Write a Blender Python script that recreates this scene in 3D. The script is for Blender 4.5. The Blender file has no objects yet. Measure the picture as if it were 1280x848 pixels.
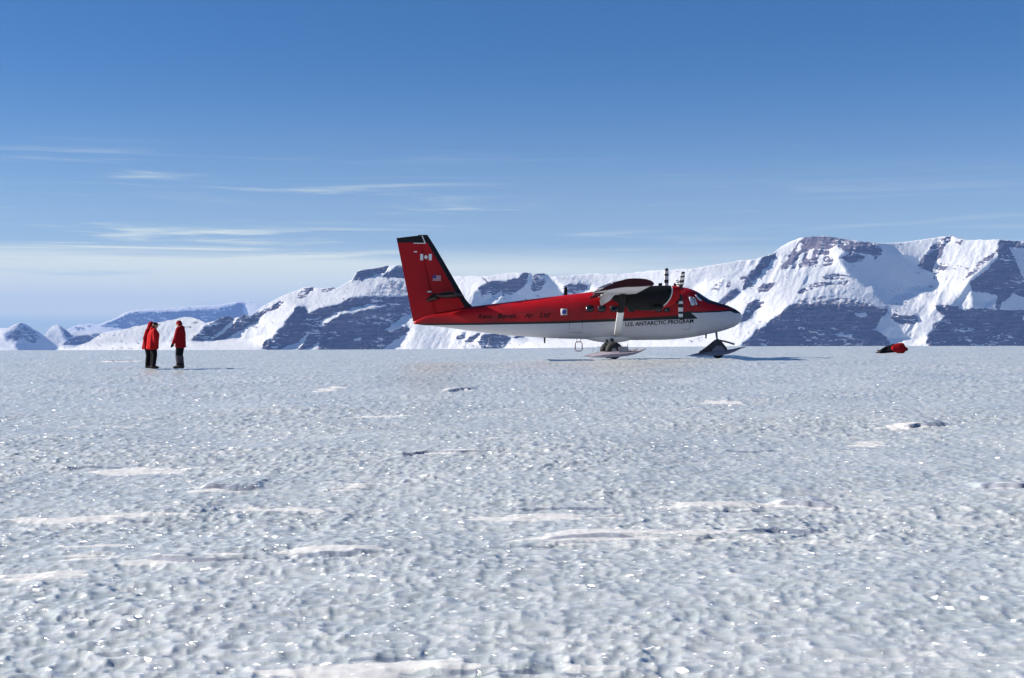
import bpy, bmesh, math, random
import numpy as np
from mathutils import Vector, Matrix

S = bpy.context.scene
C = S.collection
rad = math.radians
random.seed(7)

# ------------------------------------------------------------------ camera, world, sun, exposure
F = 1758.0            # focal length in photo pixels (photo is 1280 wide)
HY = 430.0            # photo row of the true horizon
EYE = 0.69            # eye above the ground level at the aircraft
PD = 64.16            # distance to the aircraft's centre line

cam_d = bpy.data.cameras.new('camera')
cam = bpy.data.objects.new('camera', cam_d)
C.objects.link(cam)
cam_d.sensor_width = 36.0
cam_d.lens = 36.0 * F / 1280.0
cam_d.clip_start = 0.1
cam_d.clip_end = 200000.0
cam.location = (0, 0, EYE)
cam.rotation_euler = (rad(90) + math.atan((HY - 424.0) / F), 0, 0)
S.camera = cam

SUN_EL = rad(26.0)
SUN_BACK = rad(4.0)   # how far beyond straight left the sun stands
sun_dir = Vector((-math.cos(SUN_EL) * math.cos(SUN_BACK), math.cos(SUN_EL) * math.sin(SUN_BACK), math.sin(SUN_EL)))

world = bpy.data.worlds.new('World')
S.world = world
world.use_nodes = True
wn, wl = world.node_tree.nodes, world.node_tree.links
wn.clear()
w_out = wn.new('ShaderNodeOutputWorld')
w_bg = wn.new('ShaderNodeBackground')
w_sky = wn.new('ShaderNodeTexSky')
w_sky.sky_type = 'NISHITA'
w_sky.sun_disc = False
w_sky.sun_elevation = SUN_EL
w_sky.sun_rotation = math.atan2(sun_dir.x, sun_dir.y)
w_sky.altitude = 2200.0
w_sky.air_density = 1.0
w_sky.dust_density = 0.15
w_sky.ozone_density = 6.0
w_bg.inputs['Strength'].default_value = 0.05

def wmath(op, a, b=None, clamp=False):
    n = wn.new('ShaderNodeMath'); n.operation = op; n.use_clamp = clamp
    for i, v in enumerate((a, b)):
        if v is None: continue
        if isinstance(v, (int, float)): n.inputs[i].default_value = v
        else: wl.new(v, n.inputs[i])
    return n.outputs[0]

# cirrus: noise laid on a level sheet high above the ice, looked up along each view direction
w_tc = wn.new('ShaderNodeTexCoord')
w_sep = wn.new('ShaderNodeSeparateXYZ'); wl.new(w_tc.outputs['Generated'], w_sep.inputs[0])
def ramp01(v, lo, hi):
    n = wn.new('ShaderNodeMapRange'); n.interpolation_type = 'SMOOTHSTEP'
    wl.new(v, n.inputs['Value'])
    n.inputs['From Min'].default_value = lo; n.inputs['From Max'].default_value = hi
    return n.outputs['Result']
def cloud_noise(scale, off, detail=6.0, rough=0.55, dist=0.2):
    m = wn.new('ShaderNodeMapping')
    m.inputs['Scale'].default_value = scale; m.inputs['Location'].default_value = off
    m.inputs['Rotation'].default_value = (0, rad(0.35), 0)
    wl.new(w_tc.outputs['Generated'], m.inputs['Vector'])
    n = wn.new('ShaderNodeTexNoise'); n.inputs['Scale'].default_value = 1.0
    n.inputs['Detail'].default_value = detail; n.inputs['Roughness'].default_value = rough
    n.inputs['Distortion'].default_value = dist
    wl.new(m.outputs[0], n.inputs['Vector'])
    return n.outputs['Fac']
el = w_sep.outputs[2]
westish = wmath('ADD', 0.40, wmath('MULTIPLY', ramp01(w_sep.outputs[0], 0.26, -0.26), 0.60))
bank = wmath('MULTIPLY', ramp01(el, 0.010, 0.032), ramp01(el, 0.072, 0.050))          # level cirrus bank low over the range
b_n = ramp01(cloud_noise((4.0, 4.0, 62.0), (1.3, 4.1, 0.4), 7.0, 0.6, 0.5), 0.14, 0.56)
high = wmath('MULTIPLY', ramp01(el, 0.050, 0.066), ramp01(el, 0.150, 0.080))           # thinner streaks above it
h_n = ramp01(cloud_noise((4.5, 4.5, 120.0), (7.3, 2.6, 3.1), 8.0, 0.62, 0.7), 0.50, 0.76)
f_n = ramp01(cloud_noise((5.0, 5.0, 90.0), (2.7, 9.1, 1.7), 7.0, 0.65), 0.52, 0.80)
veil = wmath('POWER', ramp01(el, 0.26, -0.02), 2.0)
cl = wmath('ADD', wmath('MULTIPLY', wmath('MULTIPLY', bank, b_n), 0.98), wmath('MULTIPLY', wmath('MULTIPLY', wmath('MULTIPLY', high, h_n), westish), 0.95))
cl = wmath('ADD', cl, wmath('MULTIPLY', wmath('MULTIPLY', ramp01(el, 0.17, 0.06), f_n), 0.22))
cl = wmath('ADD', wmath('MULTIPLY', cl, westish), wmath('MULTIPLY', veil, 0.56), True)
# slide film and the dry polar air: a deeper blue than the model's
w_tint = wn.new('ShaderNodeMix'); w_tint.data_type = 'RGBA'; w_tint.blend_type = 'MULTIPLY'
w_tint.inputs['Factor'].default_value = 1.0
wl.new(w_sky.outputs[0], w_tint.inputs['A']); w_tint.inputs['B'].default_value = (0.47, 0.79, 0.95, 1)
w_mix = wn.new('ShaderNodeMix'); w_mix.data_type = 'RGBA'
wl.new(cl, w_mix.inputs['Factor'])
wl.new(w_tint.outputs['Result'], w_mix.inputs['A'])
w_mix.inputs['B'].default_value = (9.2, 9.8, 8.1, 1)
wl.new(w_mix.outputs['Result'], w_bg.inputs['Color'])
wl.new(w_bg.outputs[0], w_out.inputs['Surface'])

sun_d = bpy.data.lights.new('sun', 'SUN')
sun_d.energy = 5.0
sun_d.angle = rad(0.53)
sun_d.color = (1.0, 0.93, 0.82)
sun = bpy.data.objects.new('sun', sun_d)
C.objects.link(sun)
sun.rotation_euler = sun_dir.to_track_quat('Z', 'Y').to_euler()
sun.location = (-40, 10, 60)

S.view_settings.view_transform = 'Standard'
S.view_settings.look = 'None'
S.view_settings.gamma = 1.0
S.view_settings.exposure = 1.10
S.render.engine = 'CYCLES'
S.cycles.use_denoising = True
S.cycles.max_bounces = 6
S.cycles.diffuse_bounces = 2
S.cycles.volume_bounces = 0

# ------------------------------------------------------------------ noise helpers (numpy)
def _hash(ix, iy, seed):
    h = (ix.astype(np.int64) * 374761393 + iy.astype(np.int64) * 668265263 + seed * 2147483647 + 1013904223) & 0xffffffff
    h = ((h ^ (h >> 13)) * 1274126177) & 0xffffffff
    h = ((h ^ (h >> 16)) * 2246822519) & 0xffffffff
    return ((h ^ (h >> 15)) & 0xffffff).astype(np.float64) / float(0xffffff)
def vnoise(x, y, seed=0):
    ix = np.floor(x); iy = np.floor(y)
    fx = x - ix; fy = y - iy
    fx = fx * fx * fx * (fx * (fx * 6 - 15) + 10); fy = fy * fy * fy * (fy * (fy * 6 - 15) + 10)
    a = _hash(ix, iy, seed); b = _hash(ix + 1, iy, seed); c = _hash(ix, iy + 1, seed); d = _hash(ix + 1, iy + 1, seed)
    return (a + (b - a) * fx) * (1 - fy) + (c + (d - c) * fx) * fy - 0.5
def fbm(x, y, octv=4, seed=0, gain=0.5, lac=2.03):
    s = np.zeros_like(x, dtype=np.float64); a = 1.0
    for o in range(octv):
        s += a * vnoise(x, y, seed + o * 17); a *= gain
        x = x * lac + 13.7; y = y * lac - 7.3
    return s
def worley(x, y, seed=0):
    ix = np.floor(x); iy = np.floor(y)
    f1 = np.full(x.shape, 9.0); f2 = np.full(x.shape, 9.0); cid = np.zeros(x.shape)
    for dx in (-1, 0, 1):
        for dy in (-1, 0, 1):
            cx = ix + dx; cy = iy + dy
            h = _hash(cx, cy, seed)
            d = (cx + 0.1 + 0.8 * h - x) ** 2 + (cy + 0.1 + 0.8 * _hash(cx, cy, seed + 5) - y) ** 2
            closer = d < f1
            f2 = np.where(closer, f1, np.minimum(f2, d))
            cid = np.where(closer, h, cid)
            f1 = np.where(closer, d, f1)
    return np.sqrt(f1), np.sqrt(f2), cid
def sstep(a, b, x):
    t = np.clip((x - a) / (b - a), 0, 1)
    return t * t * (3 - 2 * t)
def grid_mesh(name, V, nr, nc, wrap=False):
    """V: (nr*nc,3) row-major grid -> mesh of quads"""
    r = np.arange(nr - 1)[:, None]; c = np.arange(nc if wrap else nc - 1)[None, :]
    c1_ = (c + 1) % nc
    q = np.stack([r * nc + c, r * nc + c1_, (r + 1) * nc + c1_, (r + 1) * nc + c], -1).reshape(-1, 4)
    me = bpy.data.meshes.new(name)
    me.vertices.add(len(V)); me.vertices.foreach_set('co', V.astype(np.float32).ravel())
    me.loops.add(q.size); me.loops.foreach_set('vertex_index', q.ravel().astype(np.int32))
    me.polygons.add(len(q)); me.polygons.foreach_set('loop_start', np.arange(0, q.size, 4, dtype=np.int32))
    me.polygons.foreach_set('use_smooth', np.ones(len(q), bool))
    me.update(calc_edges=True)
    return me
def vattr(me, name, vals):
    a = me.attributes.new(name, 'FLOAT', 'POINT')
    a.data.foreach_set('value', vals.astype(np.float32).ravel())

# ------------------------------------------------------------------ material helpers
class NT:
    def __init__(self, name):
        self.m = bpy.data.materials.new(name); self.m.use_nodes = True
        self.n = self.m.node_tree.nodes; self.l = self.m.node_tree.links
        self.bsdf = self.n['Principled BSDF']
    def put(self, sock, v):
        if v is None: return
        if hasattr(v, 'is_linked'): self.l.new(v, sock)
        else: sock.default_value = v
    def math(self, op, a, b=None, c=None, clamp=False):
        n = self.n.new('ShaderNodeMath'); n.operation = op; n.use_clamp = clamp
        for i, v in enumerate((a, b, c)): self.put(n.inputs[i], v)
        return n.outputs[0]
    def mix(self, f, a, b):
        n = self.n.new('ShaderNodeMix'); n.data_type = 'RGBA'
        self.put(n.inputs['Factor'], f)
        for k, v in (('A', a), ('B', b)):
            self.put(n.inputs[k], v if hasattr(v, 'is_linked') else (v[0], v[1], v[2], 1))
        return n.outputs['Result']
    def coord(self, kind='Object'):
        return self.n.new('ShaderNodeTexCoord').outputs[kind]
    def sep(self, v):
        n = self.n.new('ShaderNodeSeparateXYZ'); self.l.new(v, n.inputs[0]); return n.outputs
    def noise(self, vec, scale, detail=4.0, rough=0.5, vscale=None, dist=0.0):
        if vscale is not None:
            m = self.n.new('ShaderNodeMapping'); m.inputs['Scale'].default_value = vscale
            self.l.new(vec, m.inputs['Vector']); vec = m.outputs[0]
        n = self.n.new('ShaderNodeTexNoise'); n.inputs['Scale'].default_value = scale
        n.inputs['Detail'].default_value = detail; n.inputs['Roughness'].default_value = rough
        n.inputs['Distortion'].default_value = dist
        self.l.new(vec, n.inputs['Vector'])
        return n.outputs['Fac']
    def rng(self, v, lo, hi, a=0.0, b=1.0, smooth=True):
        n = self.n.new('ShaderNodeMapRange')
        if smooth: n.interpolation_type = 'SMOOTHSTEP'
        self.l.new(v, n.inputs['Value'])
        for k, x in (('From Min', lo), ('From Max', hi), ('To Min', a), ('To Max', b)): n.inputs[k].default_value = x
        return n.outputs['Result']
    def attr(self, name):
        n = self.n.new('ShaderNodeAttribute'); n.attribute_name = name; return n.outputs['Fac']
    def bump(self, h, strength, dist):
        n = self.n.new('ShaderNodeBump'); n.inputs['Strength'].default_value = strength
        n.inputs['Distance'].default_value = dist; self.l.new(h, n.inputs['Height'])
        self.l.new(n.outputs[0], self.bsdf.inputs['Normal'])
    def set(self, color=None, rough=None, spec=None, metal=None, coat=None):
        if color is not None: self.put(self.bsdf.inputs['Base Color'], color if hasattr(color, 'is_linked') else (*color[:3], 1))
        if rough is not None: self.put(self.bsdf.inputs['Roughness'], rough)
        if spec is not None: self.put(self.bsdf.inputs['Specular IOR Level'], spec)
        if metal is not None: self.bsdf.inputs['Metallic'].default_value = metal
        if coat is not None: self.bsdf.inputs['Coat Weight'].default_value = coat
        return self.m
def simple(name, col, rough=0.5, spec=0.5, metal=0.0, var=0.12, nscale=6.0, coat=0.0):
    t = NT(name)
    n = t.noise(t.coord(), nscale, 5.0, 0.6)
    lo = tuple(c * (1 - var) for c in col); hi = tuple(min(1, c * (1 + var)) for c in col)
    t.set(t.mix(t.rng(n, 0.3, 0.7), lo, hi), rough, spec, metal, coat)
    return t.m

def link(name, me, mat=None, parent=None, loc=None, **props):
    o = bpy.data.objects.new(name, me); C.objects.link(o)
    if mat is not None:
        me.materials.clear()
        for m in (mat if isinstance(mat, (list, tuple)) else [mat]): me.materials.append(m)
    if parent is not None: o.parent = parent
    if loc is not None: o.location = loc
    for k, v in props.items(): o[k] = v
    return o
def thing(name, label, cat, loc, rotz=0.0, group=None):
    o = bpy.data.objects.new(name, None); C.objects.link(o)
    o.location = loc; o.rotation_euler = (0, 0, rotz)
    o['label'] = label; o['category'] = cat
    if group: o['group'] = group
    return o

# ------------------------------------------------------------------ ground: old blue glacier ice with drifted snow
def base_z(x, y):
    """smooth lie of the ice: rises away from the camera, tilts up to the right, drops behind a far crest"""
    r = np.sqrt(x * x + y * y)
    d = np.maximum(y, 0.0)
    near = -0.92 * (1 - sstep(2.0, 52.0, d) ** 0.75)
    tilt = 0.25 * np.tanh((x - 4.5) / 22.0) * sstep(4, 40, r)
    rise = 0.20 * sstep(75.0, 150.0, d)
    drop = -0.0125 * np.maximum(r - 165.0, 0.0) ** 1.0 * sstep(150, 260, r)
    return near + tilt + rise + np.where(r > 165, drop, 0.0)
def ground_from_px(px, py):
    """ground point that a photo pixel looks at"""
    lo, hi = 3.0, 160.0
    for _ in range(50):
        mid = 0.5 * (lo + hi)
        x = (px - 640) / F * mid
        z = EYE + (HY - py) / F * mid
        if z > float(base_z(np.array(x), np.array(mid))): lo = mid
        else: hi = mid
    return (px - 640) / F * lo, lo

# drifted snow lenses (photo pixel centre, half width, half height in pixels, thickness m)
PATCHES = [(410, 485, 19, 3.0, .05), (572, 487.5, 24, 1.6, .06), (285, 610, 50, 3.6, .06), (548, 567, 75, 2.2, .04),
           (432, 609, 40, 2.6, .03), (820, 662, 215, 11, .045), (905, 628, 150, 5, .06), (690, 640, 120, 3, .03), (230, 694, 170, 5, .03),
           (60, 712, 70, 5, .02), (140, 640, 120, 4, .03), (500, 836, 170, 10, .03), (1095, 548, 30, 3.2, .04), (1130, 531, 40, 1.6, .05),
           (1265, 609, 45, 2.2, .04), (180, 585, 70, 3, .03), (350, 632, 60, 3, .04), (1010, 627, 46, 3, .06), (760, 838, 60, 4, .03),
           (640, 548, 30, 2, .03), (460, 520, 40, 1.4, .03), (900, 500, 35, 1.4, .03), (150, 453, 30, 1.0, .05), (120, 676, 60, 4, .03), (420, 690, 70, 5, .03)]
def snow_mask(x, y):
    m = np.zeros_like(x); hgt = np.zeros_like(x)
    wx = x + 0.35 * fbm(x * 1.1, y * 2.2, 3, 301)
    wy = y + 0.30 * fbm(x * 0.9, y * 2.6, 4, 333)
    for (px, py, hw, hh, th) in PATCHES:
        cx, cy = ground_from_px(px, py)
        a = hw * cy / F
        b = max(0.10, abs(ground_from_px(px, py - hh)[1] - ground_from_px(px, py + hh)[1]) * 0.5)
        sel = (np.abs(x - cx) < a * 1.7 + .5) & (np.abs(y - cy) < b * 2.0 + .5)
        if not sel.any(): continue
        u = (wx[sel] - cx); v = (wy[sel] - cy) - 0.10 * u
        d = (np.abs(u) / a) ** 2 + (v / b) ** 2
        d = d + 0.9 * fbm(x[sel] * 1.6, y[sel] * 7.0, 4, 71 + int(px))
        d = d + 1.1 * np.abs(fbm(x[sel] * 0.8, y[sel] * 9.0, 4, 19 + int(py)))
        k = (1 - sstep(0.45, 1.10, d))
        m[sel] = np.maximum(m[sel], k); hgt[sel] = np.maximum(hgt[sel], k * th)
    # thin wind streaks all over
    s = fbm(x * 0.55 + 4, y * 1.5, 5, 411, 0.6)
    k = sstep(0.46, 0.64, s)
    m = np.maximum(m, k * 0.45); hgt = np.maximum(hgt, k * 0.008)
    return m, hgt

# low ledges, each with a shadow line painted along its front (photo column, row, half width px, height m)
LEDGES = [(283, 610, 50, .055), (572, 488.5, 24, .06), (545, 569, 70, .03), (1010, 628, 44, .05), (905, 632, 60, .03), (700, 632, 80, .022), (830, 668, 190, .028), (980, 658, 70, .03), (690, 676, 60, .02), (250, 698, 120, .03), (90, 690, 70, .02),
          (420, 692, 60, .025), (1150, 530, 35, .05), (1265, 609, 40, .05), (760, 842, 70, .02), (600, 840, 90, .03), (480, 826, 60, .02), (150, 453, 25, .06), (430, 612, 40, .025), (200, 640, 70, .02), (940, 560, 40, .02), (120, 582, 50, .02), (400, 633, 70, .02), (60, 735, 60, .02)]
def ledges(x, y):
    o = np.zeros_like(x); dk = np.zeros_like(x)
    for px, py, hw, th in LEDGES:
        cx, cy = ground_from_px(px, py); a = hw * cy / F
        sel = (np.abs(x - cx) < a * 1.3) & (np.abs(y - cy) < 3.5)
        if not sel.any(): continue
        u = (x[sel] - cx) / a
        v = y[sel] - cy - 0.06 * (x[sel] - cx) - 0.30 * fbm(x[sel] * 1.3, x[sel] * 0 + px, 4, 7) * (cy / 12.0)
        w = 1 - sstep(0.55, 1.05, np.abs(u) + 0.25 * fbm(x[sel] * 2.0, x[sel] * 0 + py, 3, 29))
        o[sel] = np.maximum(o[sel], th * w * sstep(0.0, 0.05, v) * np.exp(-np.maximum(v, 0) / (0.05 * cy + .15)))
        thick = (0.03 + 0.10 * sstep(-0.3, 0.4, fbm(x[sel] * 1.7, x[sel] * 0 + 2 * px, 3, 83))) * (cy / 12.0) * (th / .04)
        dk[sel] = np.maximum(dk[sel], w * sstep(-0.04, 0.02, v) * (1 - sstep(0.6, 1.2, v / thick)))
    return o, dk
def build_ground():
    th = np.concatenate([np.linspace(-180, -62, 24)[:-1], np.linspace(-62, -25.5, 30)[:-1], np.linspace(-25.5, 25.5, 1010),
                         np.linspace(25.5, 62, 30)[1:], np.linspace(62, 180, 24)[1:-1]])
    r = [0.02, 1.0, 2.5, 4.0, 5.0]
    while r[-1] < 13: r.append(r[-1] + 0.031)
    while r[-1] < 26: r.append(r[-1] + 0.031 + 0.0030 * (r[-1] - 13))
    while r[-1] < 90: r.append(r[-1] * 1.0046)
    while r[-1] < 175: r.append(r[-1] * 1.013)
    while r[-1] < 16000: r.append(r[-1] * 1.14)
    r = np.array(r)
    R, T = np.meshgrid(r, np.radians(th), indexing='ij')
    x = (R * np.sin(T)).ravel(); y = (R * np.cos(T)).ravel()
    z = base_z(x, y)
    dense = sstep(27.5, 25.4, np.abs(np.degrees(np.arctan2(x, y)))) * sstep(4.0, 5.5, R.ravel()) * sstep(176, 150, R.ravel())
    sel = dense > 0
    xs, ys = x[sel], y[sel]
    # sun cups: hollows with raised crests, warped and slightly wind-stretched
    qx = xs + 0.10 * fbm(xs * 2.6, ys * 3.4, 3, 11) ; qy = ys + 0.09 * fbm(xs * 2.6, ys * 3.4, 3, 23)
    f1, f2, cid = worley(qx * 4.6, qy * 6.6, 3)
    g1, g2, gid = worley(qx * 11.5 + 3, qy * 13.0, 9)
    amp = 0.6 + 0.8 * sstep(-0.35, 0.45, fbm(xs * 0.45, ys * 0.45, 3, 51))
    cup = np.minimum(f1, 0.75) ** 1.8 * (0.25 + 1.0 * cid)
    ridge = 0.5 - np.abs(fbm(xs * 6.0 + 0.4 * ys, ys * 8.0, 3, 61))
    knob = np.clip(0.5 - g1, 0, 1) ** 1.0 * (gid > 0.70) * (0.4 + 1.0 * gid) * sstep(0.30, 0.42, ridge)
    lum = 0.75 + 0.5 * sstep(-0.25, 0.3, fbm(xs * 0.30, ys * 0.42, 3, 58))
    dep = 0.85 + 0.6 * fbm(xs * 2.0, ys * 2.4, 2, 63)
    b1 = (np.minimum(f1, 0.70) / 0.70); b2 = (np.minimum(g1, 0.7) / 0.7)
    h = lum * (0.019 * dep * b1 * b1 * (1.9 - 0.9 * b1) + 0.011 * b2 * b2) + 0.020 * fbm(xs * 1.3, ys * 2.3, 2, 77) + 0.008 * fbm(xs * 2.7, ys * 7.0, 3, 95) + 0.003 * fbm(xs * 8, ys * 10, 2, 91)
    crest = (1 - sstep(0.02, 0.34, f2 - f1)) * sstep(0.25, 0.5, f1)
    big = 0.10 * fbm(xs * 0.22, ys * 0.35, 3, 131)
    m, hg = snow_mask(xs, ys)
    hsn = 0.010 + 0.16 * hg + 0.010 * fbm(xs * 0.9, ys * 7.0, 4, 205) + 0.004 * fbm(xs * 5, ys * 9.0, 3, 215)
    led, ledge_shade = ledges(xs, ys)
    hh = h * (1 - m) + (0.35 * h + hsn) * m + 0.9 * led
    z[sel] += dense[sel] * (hh - 0.03 + big * sstep(5, 12, np.sqrt(xs * xs + ys * ys)))
    V = np.stack([x, y, z], 1)
    me = grid_mesh('ice_field', V, len(r), len(th), wrap=True)
    sn = np.zeros(len(V)); sn[sel] = m; sn[R.ravel() > 178] = 0.0
    vattr(me, 'snow', sn)
    kn = np.zeros(len(V)); kn[sel] = crest * (1 - 0.7 * m)
    vattr(me, 'knob', kn)
    cl_ = np.zeros(len(V)); cl_[sel] = ledge_shade
    vattr(me, 'clear', cl_)  # mask of the painted shadow lines at the ledges
    return me

def ice_material():
    t = NT('glacier_ice')
    co = t.coord()
    n1 = t.noise(co, 0.9, 6, 0.55)
    n2 = t.noise(co, 9.0, 6, 0.6)
    n3 = t.noise(co, 46.0, 4, 0.6)
    ice = t.mix(t.rng(n1, 0.30, 0.72), (0.345, 0.392, 0.415), (0.43, 0.465, 0.48))
    ice = t.mix(t.rng(n2, 0.45, 0.75), ice, (0.50, 0.525, 0.535))
    snow = t.mix(t.rng(n2, 0.3, 0.7), (0.53, 0.535, 0.54), (0.62, 0.62, 0.62))
    sm = t.attr('snow')
    kb = t.attr('knob')
    edge = t.math('ADD', sm, t.math('ADD', t.math('MULTIPLY', t.math('SUBTRACT', n3, 0.5), 0.6), t.math('MULTIPLY', t.math('SUBTRACT', n2, 0.5), 0.6)))
    sf = t.rng(edge, 0.36, 0.62)
    col = t.mix(t.math('MULTIPLY', kb, 0.65), ice, (0.63, 0.64, 0.65))
    col = t.mix(sf, col, snow)
    shade_line = t.math('ADD', t.attr('clear'), t.math('MULTIPLY', t.math('SUBTRACT', n2, 0.5), 0.5))  # ragged edge for the painted ledge shadow
    col = t.mix(t.math('MULTIPLY', t.rng(shade_line, 0.35, 0.75), 0.62), col, (0.11, 0.14, 0.23))      # ledge shadow painted as a dark blue line into the ice colour
    rough = t.math('ADD', 0.30, t.math('MULTIPLY', sf, 0.4))
    t.set(col, rough, 0.30)
    b = t.math('ADD', t.math('MULTIPLY', n2, 0.5), t.math('MULTIPLY', n3, 0.22))
    t.bump(b, 0.30, 0.020)
    t.put(t.bsdf.inputs['Subsurface Weight'], 0.40)          # light seeps through the old ice
    t.bsdf.inputs['Subsurface Radius'].default_value = (0.6, 0.85, 1.0)
    t.bsdf.inputs['Subsurface Scale'].default_value = 0.05
    # frozen-melt crystals: tiny facets tilted every way, each a small mirror
    def facets(scale):
        v = t.n.new('ShaderNodeTexVoronoi'); v.inputs['Scale'].default_value = scale; t.l.new(co, v.inputs['Vector'])
        s1 = t.n.new('ShaderNodeVectorMath'); s1.operation = 'SUBTRACT'; t.l.new(v.outputs['Color'], s1.inputs[0]); s1.inputs[1].default_value = (0.5, 0.5, 0.1)
        s2 = t.n.new('ShaderNodeVectorMath'); s2.operation = 'NORMALIZE'; t.l.new(s1.outputs[0], s2.inputs[0])
        return s2.outputs[0]
    pick = t.noise(co, 3.0, 2, 0.5)
    mx = t.n.new('ShaderNodeMix'); mx.data_type = 'VECTOR'
    t.l.new(t.rng(pick, 0.48, 0.52), mx.inputs['Factor']); t.l.new(facets(62.0), mx.inputs['A']); t.l.new(facets(25.0), mx.inputs['B'])
    t.l.new(mx.outputs['Result'], t.bsdf.inputs['Coat Normal'])
    t.put(t.bsdf.inputs['Coat Weight'], t.math('ADD', 0.16, t.math('MULTIPLY', kb, 0.74)))
    t.bsdf.inputs['Coat Roughness'].default_value = 0.34
    t.bsdf.inputs['Coat IOR'].default_value = 1.75
    return t.m
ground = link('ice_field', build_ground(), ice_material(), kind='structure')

# ------------------------------------------------------------------ mountains
def in_poly(x, y, poly):
    inside = np.zeros(x.shape, bool)
    n = len(poly)
    for i in range(n):
        x0, y0 = poly[i]; x1, y1 = poly[(i + 1) % n]
        if y0 == y1: continue
        c = ((y0 > y) != (y1 > y)) & (x < (x1 - x0) * (y - y0) / (y1 - y0) + x0)
        inside ^= c
    return inside
def blur(a, n=1):
    for _ in range(n):
        p = np.pad(a, 1, mode='edge')
        a = (p[:-2, 1:-1] + p[2:, 1:-1] + p[1:-1, :-2] + p[1:-1, 2:] + 2 * a) / 6
    return a
def solve_relief(L, Gx, Gz, wL, wG, ax, bz, sx, sz, iters=500):
    """depth D on a raster (rows = height, upwards) whose slope against the sun follows L"""
    def dx(D): o = np.zeros_like(D); o[:, :-1] = (D[:, 1:] - D[:, :-1]) / sx; return o
    def dz(D): o = np.zeros_like(D); o[:-1] = (D[1:] - D[:-1]) / sz; return o
    def dxT(g): o = np.zeros_like(g); o[:, :-1] -= g[:, :-1] / sx; o[:, 1:] += g[:, :-1] / sx; return o
    def dzT(g): o = np.zeros_like(g); o[:-1] -= g[:-1] / sz; o[1:] += g[:-1] / sz; return o
    def A(D):
        p, q = dx(D), dz(D)
        l = wL * (ax * p + bz * q)
        return dxT(ax * l + wG * p) + dzT(bz * l + wG * q) + 1e-6 * D
    rhs = dxT(ax * wL * L + wG * Gx) + dzT(bz * wL * L + wG * Gz)
    D = np.cumsum(Gz * sz, 0); 
    r_ = rhs - A(D); p_ = r_.copy(); rs = (r_ * r_).sum()
    for _ in range(iters):
        Ap = A(p_); al = rs / (p_ * Ap).sum()
        D += al * p_; r_ -= al * Ap
        rn = (r_ * r_).sum()
        if rn < 1e-9: break
        p_ = r_ + rn / rs * p_; rs = rn
    return D

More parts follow.
